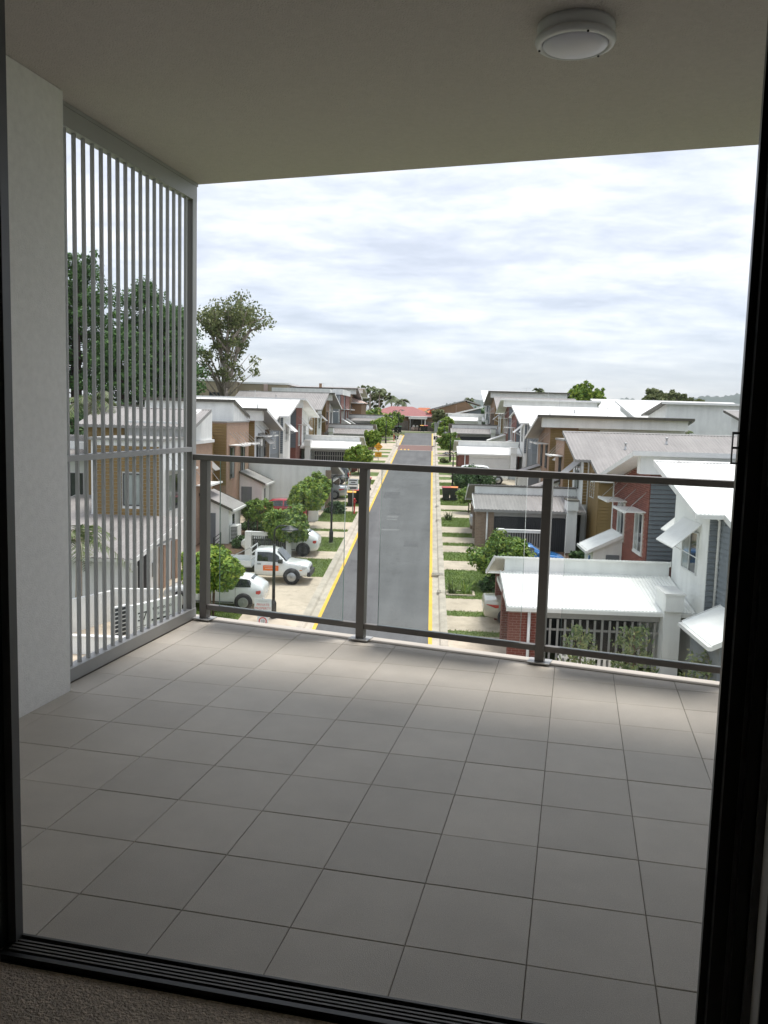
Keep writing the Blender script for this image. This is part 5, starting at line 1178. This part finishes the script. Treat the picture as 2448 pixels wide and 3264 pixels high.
# ================================================================ street furniture
def lamp(label, x, y, h=3.75, side=1, fold=True):
    t = empty('street_lamp', (x, y, gz(y)+.08)); tag(t, label, 'street lamp', 'black street lamps')
    MB().lathe([(.24,-.05),(.25,.0),(.23,.02)], 20).build('footing', K['kerb'], t)
    MB().lathe([(.115,.02),(.115,.60),(.095,.66),(.075,.70),(.07,.72)], 16).build('base', K['black'], t)
    p = MB().tube([(0,0,.70),(0,0,1.8),(0,0,h-.75)], [.062,.058,.05], 12).build('post', K['black'], t)
    arc = [(0,0,h-.75)]+[(side*(.28-.28*math.cos(a)),0,h-.35+.30*math.sin(a)) for a in [R_(q) for q in (0,25,50,75,95)]]+[(side*.55,0,h-.07)]
    MB().tube(arc, [.036,.034,.032,.03,.028,.028,.028], 10).build('arm', K['black'], p)
    MB().lathe([(.05,h-.04),(.10,h-.06),(.12,h-.10),(.30,h-.17),(.33,h-.20),(.32,h-.205),(.1,h-.19)], 24, (side*.58,0,0)).build('shade', K['dfence'], t)
    MB().lathe([(.02,h-.19),(.10,h-.192),(.095,h-.27),(.07,h-.285)], 16, (side*.58,0,0)).build('lens', K['lamp'], t)
    return t
lamp('black street lamp nearest the balcony, seen through the left glass panel', -5.78, 32.3, 3.65); lamp('black street lamp on the lawn beside the parked white hatchback', -5.32, 47.4, 3.85)
lamp('black street lamp on the left verge beside the far spreading tree', -6.0, 116.4, 3.75); lamp('black street lamp second from the end of the left verge', -5.85, 131.4, 3.85); lamp('last black street lamp on the left verge by the dark bins', -5.1, 136.7, 3.75)
lamp('black street lamp beside the pair of black bins on the right verge', 1.85, 69.6, 3.3, -1); lamp('black street lamp farther along the right verge before the carport', 2.15, 94.2, 3.3, -1); lamp('thin black street lamp by the hedge on the right verge', 1.75, 112, 3.5, -1)
def txt(body, size, m_, parent, loc, rot=(PI/2,0,0), ext=.002, align='CENTER', sx=1, name='lettering'):
    cu = bpy.data.curves.new('lettering', 'FONT'); cu.body = body; cu.size = size; cu.align_x = align; cu.align_y = 'CENTER'; cu.extrude = ext; cu.resolution_u = 3
    o = bpy.data.objects.new('tmp', cu); COL.objects.link(o); dg = bpy.context.evaluated_depsgraph_get(); me = bpy.data.meshes.new_from_object(o.evaluated_get(dg)); bpy.data.objects.remove(o)
    me.materials.clear(); me.materials.append(K[m_]); r = link(name, me, parent, loc); r.rotation_euler = rot; r.scale = (sx,1,1); return r
def sign(name, label, x, y, h, m_post='steel', rz=0, group=None, cat='sign'):
    t = empty(name, (x, y, gz(y)+.08), rz); tag(t, label, cat, group); MB().tube([(0,0,-.1),(0,0,h)], .03, 10).build('post', K[m_post], t); return t
t = sign('private_property_sign', 'white sign board with red private property lettering below the near lamp', -5.85, 30.6, 1.25)
MB().box(-.31,.31,-.055,-.035,.72,1.22).build('board', K['sign'], t); txt('PRIVATE', .125, 'redp', t, (0,-.058,1.00)); txt('PROPERTY', .125, 'redp', t, (0,-.058,.87)); txt('Cornus', .09, 'steel', t, (0,-.058,1.14), sx=1.2)
txt('no unauthorised entry', .06, 'ink', t, (0,-.058,.71)) if False else None
MB().box(-.20,.20,-.055,-.035,.08,.62).build('board', K['sign'], t)
rr = MB(); N = 28
for k in range(N):
    a, b = 6.283*k/N, 6.283*(k+1)/N; q = [(r_*math.cos(q_), -.058, .40+r_*math.sin(q_)) for q_ in (a,b) for r_ in (.11,.15)]; rr.add(q, [(0,1,3,2)])
rr.build('ring', K['redp'], t); txt('10', .15, 'ink', t, (0,-.058,.40), sx=.9)
t = sign('pedestrian_sign', 'white two part text sign on a thin post beside the yellow lidded bin', -5.0, 56.9, 2.45)
MB().box(-.34,.34,-.05,-.035,1.98,2.44).build('plate', K['sign'], t); MB().box(-.34,.34,-.05,-.035,1.72,1.95).build('plate', K['sign'], t)
for z_, s_ in ((2.34,'DRIVEWAY'),(2.19,'KEEP'),(2.06,'CLEAR'),(1.83,'NO PARKING')): 
    pass
for z_, w_ in ((2.33,.26),(2.20,.15),(2.07,.26),(1.87,.24),(1.79,.22)): MB().box(-w_,w_,-.053,-.051,z_-.03,z_+.03).build('lettering', K['ink'], t)
t = sign('slow_point_sign', 'amber diamond warning sign with rectangular plate on the left verge', -5.55, 93.0, 2.0)
bev(MB().prism_y([(0,1.05),(.47,1.52),(0,1.99),(-.47,1.52)], -.055, -.035).build('diamond', K['signy'], t), .01); MB().box(-.36,.36,-.055,-.035,.45,.92).build('plate', K['signy'], t)
txt('SLOW', .20, 'ink', t, (0,-.058,1.62)); txt('POINT', .20, 'ink', t, (0,-.058,1.42)); txt('ONE', .18, 'ink', t, (0,-.058,.79)); txt('LANE', .18, 'ink', t, (0,-.058,.60))
for i, (x, y, rz) in enumerate([(-4.45,113.2,-.25),(.62,114.2,.3)]):
    t = sign('chevron_sign', ['small black and white chevron sign left of the red threshold','small black and white chevron sign right of the red threshold'][i], x, y, 1.3, rz=rz, group='chevron signs at the red threshold')
    MB().box(-.26,.26,-.05,-.035,.86,1.32).build('plate', K['ink'], t); MB().add([(-.12,-.053,.90),(.02,-.053,.90),(.18,-.053,1.09),(.02,-.053,1.28),(-.12,-.053,1.28),(.04,-.053,1.09)], [(0,1,2,5),(5,2,3,4)]).build('chevron', K['sign'], t)
    MB().lathe([(.4,-.1),(.4,.06),(.36,.08)], 16, (0,0,-.02)).build('island', K['kerb'], t)
t = sign('turned_sign', 'grey back of a diamond sign with plate at the far right of the street', 1.25, 136.8, 2.25)
MB().prism_y([(0,1.38),(.43,1.81),(0,2.24),(-.43,1.81)], -.05, -.035).build('diamond', K['signg'], t); MB().box(-.32,.32,-.05,-.035,.9,1.3).build('plate', K['signg'], t)
def marker(label, x, y, h=1.05):
    t = empty('hydrant_post', (x, y, gz(y)+.08)); tag(t, label, 'hydrant post', 'red hydrant posts')
    MB().lathe([(.10,-.05),(.10,.04),(.055,.06),(.055,h-.32),(.09,h-.30),(.09,h-.26),(.06,h-.24),(.06,h-.12),(.085,h-.10),(.075,h-.03),(.03,h)], 14).build('body', K['orange'] if False else K['red'], t)
    MB().box(-.14,.14,-.035,.035,h-.22,h-.15).build('outlets', K['red'], t)
marker('red hydrant post beside the yellow lidded bin on the left verge', -4.95, 57.6); marker('red hydrant post in front of the far left trees', -5.1, 120.7, .9)
def bin_(label, x, y, lid, rz=0, m_='bin'):
    t = empty('wheelie_bin', (x, y, gz(y)+.09), rz); tag(t, label, 'bin', 'wheelie bins put out on the verges')
    b = MB(); v = [(-.22,-.26,.06),(.22,-.26,.06),(.22,.20,.06),(-.22,.20,.06),(-.29,-.36,.94),(.29,-.36,.94),(.29,.30,.94),(-.29,.30,.94)]
    b.add(v, [(3,2,1,0),(4,5,6,7),(0,1,5,4),(1,2,6,5),(2,3,7,6),(3,0,4,7)]).box(-.31,.31,-.38,.32,.92,.97); b.build('body', K[m_], t)
    MB().prism_x([(-.40,.972),(.34,.972),(.34,1.02),(.1,1.07),(-.3,1.05),(-.40,1.0)], -.32, .32).build('lid', K[lid], t)
    for sx in (-.26,.26): MB().tube([(sx-.03,.24,.10),(sx+.03,.24,.10)], .10, 14).build('wheel', K['tyre'], t)
    MB().tube([(-.24,.36,.93),(.24,.36,.93)], .018, 8).build('handle', K[m_], t)
bin_('yellow lidded bin on the left verge beside the red hydrant post', -5.45, 60.9, 'ylid', .1); bin_('red lidded bin touching the yellow lidded one on the left', -5.15, 62.0, 'red', -.1)
bin_('lone red lidded bin farther up the left verge', -4.95, 69.3, 'red'); bin_('red lidded black bin left of the pair on the right verge', 1.28, 65.1, 'red', .05); bin_('orange lidded black bin right of the pair on the right verge', 1.85, 65.2, 'olid', -.08)
bin_('red lidded bin left of the far pair on the right', 1.45, 116.5, 'red'); bin_('yellow lidded bin right of the far pair on the right', 2.35, 116.6, 'ylid'); bin_('yellow lidded bin left of two at the turning area', -1.5, 144.5, 'ylid'); bin_('red lidded bin right of two at the turning area', -.85, 144.6, 'red')
bin_('green lidded bin by the last left street lamp', -4.95, 138.0, 'grlid'); bin_('black bin beside the green lidded one at the last left lamp', -5.55, 137.6, 'bin')
# air conditioner by the left porch
ac = empty('air_conditioner', (-10.55, 46.9, gz(46.9)+.06)); tag(ac, 'white air conditioner unit standing against the left porch wall', 'air conditioner')
MB().box(-.22,.22,-.42,.42,.06,.95).build('case', K['trim'], ac); MB().lathe([(.30,-.01),(.30,.01)], 24, (0,0,0),'y').build('fan_grille', K['dfence'], ac, (0.02,-.428,.52)) if False else MB().box(-.17,.17,-.428,-.421,.16,.86).build('fan_grille', K['dfence'], ac)
for k in range(9): MB().box(-.17,.17,-.434,-.4285,.19+k*.075,.215+k*.075).build('slat', K['trim'], ac)
MB().box(-.20,.20,-.38,.38,0,.058).build('foot', K['plastic'], ac)
ww = empty('garden_wall', (-7.9, 54.3, gz(54.3))); tag(ww, 'low white garden wall beside the bright round tree on the left', 'wall'); MB().box(-.9,.95,-.1,.1,-.2,1.55).build('wall', K['white'], ww); MB().box(-.95,1.0,-.13,.13,1.551,1.61).build('coping', K['trim'], ww)
# small black railings by the porches
def railing(label, x, y0, y1, hz=1.0):
    t = empty('porch_railing', (x, y0, gz(y0)+.05)); tag(t, label, 'railing', 'low black porch railings'); n = max(2, int((y1-y0)/1.2)+1); dz = gz(y1)-gz(y0)
    for k in range(n): f = k/(n-1); MB().box(-.025,.025,(y1-y0)*f-.025,(y1-y0)*f+.025,dz*f,dz*f+hz).build('post', K['black'], t)
    for k in range(5): MB().bar((0,0,.2+k*.19),(0,y1-y0,.2+k*.19+dz),.03,.03).build('rail', K['black'], t)
railing('low black railing beside the air conditioner', -10.2, 48.6, 50.2); railing('low black railing at the near left porch', -10.75, 42.9, 44.3); railing('low black railing behind the red car', -8.9, 58.3, 58.35+1.2)
# white framed fence with dark battens beside the truck
fe = empty('batten_fence', (-9.0, 43.0, gz(43.0)+.05)); tag(fe, 'white framed fence with charcoal battens behind the utility truck', 'fence')
MB().box(-.16,.16,-.16,.16,-.2,1.36).build('pillar', K['white'], fe); MB().box(1.92,2.16,-.16,.16,-.2,1.36).build('pillar', K['white'], fe); MB().box(.161,1.919,-.10,.10,1.16,1.355).build('top_beam', K['white'], fe)
for k in range(17): MB().box(.20+k*.10,.265+k*.10,-.03,.03,0,1.155).build('batten', K['dfence'], fe)
MB().box(.17,1.9,.035,.06,.3,.36).build('rail', K['dfence'], fe); MB().box(.17,1.9,.035,.06,.9,.96).build('rail', K['dfence'], fe)
# low white gate piece before the second carport on the right
gp = empty('batten_fence', (3.85, 46.0, gz(46)+.05)); tag(gp, 'low white framed fence of pale battens before the charcoal slatted carport', 'fence')
MB().box(-.2,.2,-.2,.2,-.2,1.40).build('pillar', K['white'], gp); MB().box(2.2,2.6,-.2,.2,-.2,1.40).build('pillar', K['white'], gp); MB().box(.201,2.199,-.12,.12,1.22,1.38).build('top_beam', K['white'], gp)
for k in range(15): MB().box(.24+k*.13,.30+k*.13,-.03,.03,0,1.215).build('batten', K['gtrim'], gp)
# picket fence below the balcony on the right
pf = empty('picket_fence', (4.2, 26.6, gz(26.6))); tag(pf, 'short pale picket fence behind the airy young trees', 'fence')
for k in range(12): MB().prism_y([(k*.17,0),(k*.17+.09,0),(k*.17+.09,1.02),(k*.17+.045,1.08),(k*.17,1.02)], -.02, .02).build('picket', K['trim'], pf)
for z_ in (.35,.85): MB().box(-.03,2.0,.021,.05,z_,z_+.07).build('rail', K['trim'], pf)
tag(MB().box(2.8,9.3,22.2,22.35,0,1.75).build('boundary_wall', K['white']), 'pale rendered boundary wall below the balcony on the right', 'wall')
# front sign wall of the estate, seen through the bars
sw = empty('estate_sign_wall', (-10.05, 28.9, gz(28.9))); tag(sw, 'white estate sign wall with number 37 and black lettering seen through bars', 'sign wall')
A0, B0 = Vector((0,0,0)), Vector((1.1,2.1,0)); ang = math.atan2(B0.y, B0.x); L0 = B0.length
p = MB().box(0,L0,0,.18,-.3,1.32).build('panel', K['white'], sw); p.rotation_euler = (0,0,ang)
for tx_, size, lx, lz in (('37',.44,.42,.86),('Cornus Row',.20,1.45,1.06),('Homes',.20,1.45,.84)): txt(tx_, size, 'ink', p, (lx,-.004,lz), sx=1.05)
for z_ in (.66,.44,.24): MB().box(.86,2.2,-.006,-.001,z_-.03 if z_ != .44 else z_-.08,z_+.03 if z_ != .44 else z_+.05).build('line', K['ink'], p)
MB().box(.1,.6,-.004,-.001,.52,.55).build('line', K['gtrim'], p); MB().box(.15,.55,-.004,-.001,.46,.48).build('line', K['gtrim'], p)
q = MB().box(-1.75,0,-.09,.09,-.3,1.34).build('panel', K['white'], sw, (-.02,2.9,0)); q.rotation_euler = (0,0,R_(8))
w2 = MB().box(0,3.9,0,.18,-.3,1.30).build('panel', K['white'], sw, (-1.72,2.55,0)); w2.rotation_euler = (0,0,R_(-116))
mbx = empty('letterbox_bank', (-10.75, 28.9, gz(28.9)), R_(64)); tag(mbx, 'bank of dark letterbox slots set in the white front wall behind bars', 'letterbox')
MB().box(0,.72,-.06,.06,.16,1.24).build('case', K['white'], mbx)
for k in range(7): MB().box(.03,.69,-.072,-.061,.19+k*.15,.29+k*.15).build('slot', K['dfence'], mbx)

fwl = empty('planter_wall', (-11.7, 27.5, gz(27.5))); tag(fwl, 'low white wall in front of the estate sign seen through the bars', 'wall'); MB().box(-2.6,2.2,-.1,.1,-.3,.62).build('wall', K['white'], fwl); MB().box(-2.65,2.25,-.13,.13,.621,.67).build('coping', K['trim'], fwl)
# ================================================================ the far end and the horizon
# red roofed house closing the street
eh = House('house', 'low house with faded red hipped roof closing the end of the street', 'house', 1, -11.5, 157)
eh.box('wall', 'brownw', 0, 12.3, 0, 9, -.4, 2.55)
def hip(h, m_, u0, u1, v0, v1, z0, z1, ins):
    mb = MB(); s = h.s; mb.add([(s*u0,v0,z0),(s*u1,v0,z0),(s*u1,v1,z0),(s*u0,v1,z0),(s*(u0+ins),(v0+v1)/2,z1),(s*(u1-ins),(v0+v1)/2,z1)], [(0,1,5,4),(1,2,5),(2,3,4,5),(3,0,4),(3,2,1,0)]); r = mb.build('roof', K[m_], h.root)
    h.box('gutter', 'trim', u0-.05, u1+.05, v0-.12, v0-.002, z0-.12, z0-.005, r); return r
hip(eh, 'redroof', -.6, 12.6, -.6, 9.6, 2.6, 4.3, 4.6)
eh.window('v', 0, 2, 3.6, .9, 2.1); eh.window('v', 0, 5, 6.4, .9, 2.1)
ec = House('carport', 'white flat roofed carport with grey boards at the end of the street', 'carport', 1, -5.9, 152.2)
ec.box('roof', 'trim', 2.0, 5.1, -.6, 4.6, 2.25, 2.42); ec.box('fascia', 'trim', 1.95, 5.15, -.66, -.602, 2.1, 2.44)
for u in (2.2, 4.2): ec.box('post', 'steel', u, u+.08, -.5, -.42, 0, 2.249)
ec.box('end_wall', 'trim', 4.75, 4.9, -.4, 4.4, 0, 2.249); ec.box('back_wall', 'fencew', 2.0, 4.74, 4.3, 4.4, 0, 2.24)
for i, (u, v) in enumerate([(2.75,1.2),(3.35,1.6),(4.2,1.4)]):
    t = empty('covered_seat', (-5.9+u, 152.2+v, gz(141))); tag(t, ['pale covered seat at the left in the end carport','pale covered seat in the middle of the end carport','pale covered seat at the right in the end carport'][i], 'seat', 'pale seats in the end carport')
    d = MB(); d.lathe([(.34,.05),(.38,.35),(.30,.62),(.12,.72)], 12); d.build('seat', K['tanb' if False else 'pinkroof'], t); MB().lathe([(.2,.55),(.26,.8),(.18,1.0),(.05,1.06)], 10, (.1,.2,0)).build('back', K['trim'], t)
ef = empty('timber_fence', (-9.6, 153.2, gz(141))); tag(ef, 'dark grey paling fence across the end of the street left of the carport', 'fence')
for k in range(40): MB().box(k*.14,k*.14+.13,-.01,.01 if k % 2 else .015,0,1.75).build('paling', K['fencew'], ef)
for z_ in (.4,1.3): MB().box(0,5.6,.016,.06,z_,z_+.08).build('rail', K['fencew'], ef)
ef = empty('timber_fence', (-1.0, 152.6, gz(141))); tag(ef, 'short dark grey paling fence right of the end carport', 'fence')
for k in range(10): MB().box(k*.14,k*.14+.13,-.01,.01 if k % 2 else .015,0,1.7).build('paling', K['fencew'], ef)
MB().box(0,1.4,.016,.06,1.2,1.28).build('rail', K['fencew'], ef)
tag(MB().box(.55,.75,146,153,6.2,8.6).box(.55,2.2,145.8,145.99,6.2,8.3).build('white_wall', K['white']), 'white garden wall at the far right end of the street', 'wall')
bh = House('house', 'brown house with long sloping pale eave at the right end of the street', 'house', 1, -.6, 158)
bh.box('wall', 'brownw', .6, 9, 0, 8, -.4, 3.6)
bh.root['label'] = 'brown house with long sloping pale eave at the right end of the street'
MB().prism_y([(.5,3.6),(9,3.6),(9,3.7),(6.6,5.5),(.5,3.75)], 0.02, 7.9).build('gable', K['brownw'], bh.root)
MB().prism_y([(-.3,3.62),(6.8,5.62),(6.8,5.80),(-.3,3.80)], -.5, 8.4).build('roof', K['gtrim'], bh.root); MB().prism_y([(6.81,5.5),(9.4,4.8),(9.4,4.95),(6.81,5.7)], -.3, 8.4).build('roof', K['groof'], bh.root)
bh.window('v', 0, 2.0, 3.6, 1.9, 3.0); bh.box('pilaster', 'tanb', 4.9, 5.1, -.06, -.002, -.4, 4.8)
wh = House('house', 'grey house with white skillion roof edge before the brown house', 'house', 1, 4.2, 150)
wh.box('wall', 'greyb', 0, 4.2, 0, 6, -.4, 3.0); MB().prism_y([(-.6,3.0),(4.6,4.35),(4.6,4.55),(-.6,3.22)], -.4, 6.3).build('roof', K['wroof'], wh.root); MB().prism_y([(0,3.001),(4.2,3.001),(4.2,4.15)], 0, 6).build('gable', K['greyb'], wh.root)
def tiled(label, x, y, w, d, z, m_='orroof', wz=2.6):
    h = House('house', label, 'house', 1, x, y, 'distant tiled roofs', z); h.box('wall', 'brownw', .4, w-.4, .4, d-.4, -1, wz); hip(h, m_, 0, w, 0, d, wz, wz+2.2, d*.5); return h
tiled('orange tiled roof behind the red roofed house', -7, 172, 11, 9, 6.3); tiled('orange tiled roof right of the street end', -1.2, 166, 5, 8, 6.0); tiled('orange tiled roof left of the brown house', 0.5, 182, 9, 8, 6.2)
for i, (x, y, z) in enumerate([(-4,330,1),(10,350,.5),(22,380,0),(2,420,-1),(34,400,-1)]):
    tiled(['pale far suburban roof left of the valley','orange far suburban roof in the valley','second orange far suburban roof in the valley','tiny far roof in the middle of the valley','far roof at the right of the valley'][i], x, y, 13, 9, z, 'orroof' if i else 'pinkroof')
# tan apartment building behind the left row
tb = House('building', 'tan flat roofed building with dark window behind the gum tree', 'building', 1, -40.5, 128, None, 4.5)
tb.box('wall', 'tanw', 0, 11.6, 0, 12, 0, 9.2); tb.box('parapet_cap', 'trim', -.15, 11.75, -.15, 12.1, 9.201, 9.5); tb.window('v', 0, 7.6, 9.6, 6.2, 7.6, 'dframe', panes=(0,.5,1)); tb.window('v', 0, 1.5, 3, 5.5, 7.2, 'dframe')
tb.box('wing', 'tanw', 11.61, 19, 1.2, 12, 0, 9.0); tb.box('wing_cap', 'trim', 11.9, 19.2, 1.05, 12.1, 9.001, 9.25); tb.window('v', 1.2, 13.2, 14.2, 5.9, 7.4, 'dframe', panes=(0,1)); tb.box('pilaster', 'pinkroof', 15.5, 16.1, 1.0, 1.198, 0, 9)
ph = tiled('pale pink hipped roof behind the white roofs on the left', -24.5, 135, 14, 10, 6.0, 'pinkroof', 5.2); ph.box('chimney', 'brownw', 6.4, 6.8, 4.6, 5, 7.2, 8.2)
# power pylon on the right skyline
py = empty('power_pylon', (420, 1500, -8)); tag(py, 'faint steel power pylon on the right skyline', 'pylon'); d = MB(); H_ = 62
for sx in (-1,1):
    for sy in (-1,1): d.bar((sx*5,sy*5,0),(sx*1,sy*1,H_*.7),.5,.5); d.bar((sx*1,sy*1,H_*.7),(sx*.5,sy*.5,H_),.4,.4)
for k in range(7): z = H_*.1*k; f = 1-.8*z/(H_*.7); d.bar((-5*f,-5*f,z),(5*f,5*f,z+H_*.1),.35,.35).bar((5*f,-5*f,z),(-5*f,5*f,z+H_*.1),.35,.35)
d.build('tower', K['steel'], py)
for z in (.70,.82,.94): MB().bar((-9,0,H_*z),(9,0,H_*z),.5,.5).build('cross_arm', K['steel'], py)
# hills
def hills(name, pts, depth, zb):
    mb = MB(); n = len(pts); rows = [(0,zb-60,0)]
    vs = []
    for j, f in enumerate((0,.25,.5,.75,1.0)):
        for x, y, h in pts: vs.append((x*(1+f*.04), y+depth*f*.5, zb+(h-zb)*math.sin(f*PI/2)+random.uniform(-6,6)*f))
    fs = [(j*n+i, j*n+i+1, (j+1)*n+i+1, (j+1)*n+i) for j in range(4) for i in range(n-1)]
    tag(mb.add(vs, fs, True).build(name, K['hill']), kind='structure')
def prof(x0, x1, y, f, n=60): return [(x0+(x1-x0)*i/n, y, f(i/n)) for i in range(n+1)]
rh = random.Random(3); bumps = [(rh.uniform(0,1), rh.uniform(.02,.10), rh.uniform(8,34)) for _ in range(60)]
bm = lambda t: sum(a*math.exp(-((t-c)/w)**2) for c, w, a in bumps)*.38
rq = random.Random(8)
def ridge(x0, x1, y, keys, n):
    out = []
    for i in range(n+1):
        x = x0+(x1-x0)*i/n
        for (a, ha), (b, hb_) in zip(keys[:-1], keys[1:]):
            if a <= x <= b: f = (x-a)/(b-a); f = f*f*(3-2*f); h = ha+(hb_-ha)*f
        out.append((x, y, h+rq.uniform(-4,4)+3*math.sin(x*.031)+2*math.sin(x*.083)))
    return out
hills('hills', ridge(-700, 700, 4200, [(-700,22),(-150,24),(0,34),(90,78),(190,108),(300,92),(480,50),(700,36)], 150), 900, -10)
hills('hills', ridge(600, 3200, 4600, [(600,40),(880,60),(1050,138),(1180,122),(1300,132),(1480,160),(1700,182),(1950,160),(2400,95),(3200,50)], 260), 900, -10)
hills('hills', ridge(-3800, -600, 5200, [(-3800,20),(-2500,60),(-1500,36),(-600,24)], 200), 900, -10)
# far woodland that reads as one mass
V = []
for k in range(900):
    y = random.uniform(240, 1500); x = random.uniform(-.30, .45)*y; z = gh(x, y); r = random.uniform(2.5,5.5)
    c = np.array([[x+random.gauss(0,r*.5), y+random.gauss(0,r*.5), z+random.uniform(.2,1)*r*1.1] for _ in range(5)]); V.append(clumps(c, 14, r*.5, r*.30))
tag(quads('far_woodland', np.concatenate(V), K['leafd']), 'far woodland beyond the street end', None, None, 'stuff')
# ---- air
hb = MB().box(-7000,7000,-60,6900,-120,400).build('haze', None); tag(hb, kind='stuff')
hm = bpy.data.materials.new('haze'); hm.use_nodes = True; t = hm.node_tree; t.nodes.clear(); vo = t.nodes.new('ShaderNodeVolumePrincipled'); vo.inputs['Color'].default_value = (.86,.92,.98,1); vo.inputs['Density'].default_value = .00008; vo.inputs['Anisotropy'].default_value = .1
oo = t.nodes.new('ShaderNodeOutputMaterial'); t.links.new(vo.outputs[0], oo.inputs['Volume']); hb.data.materials.append(hm)
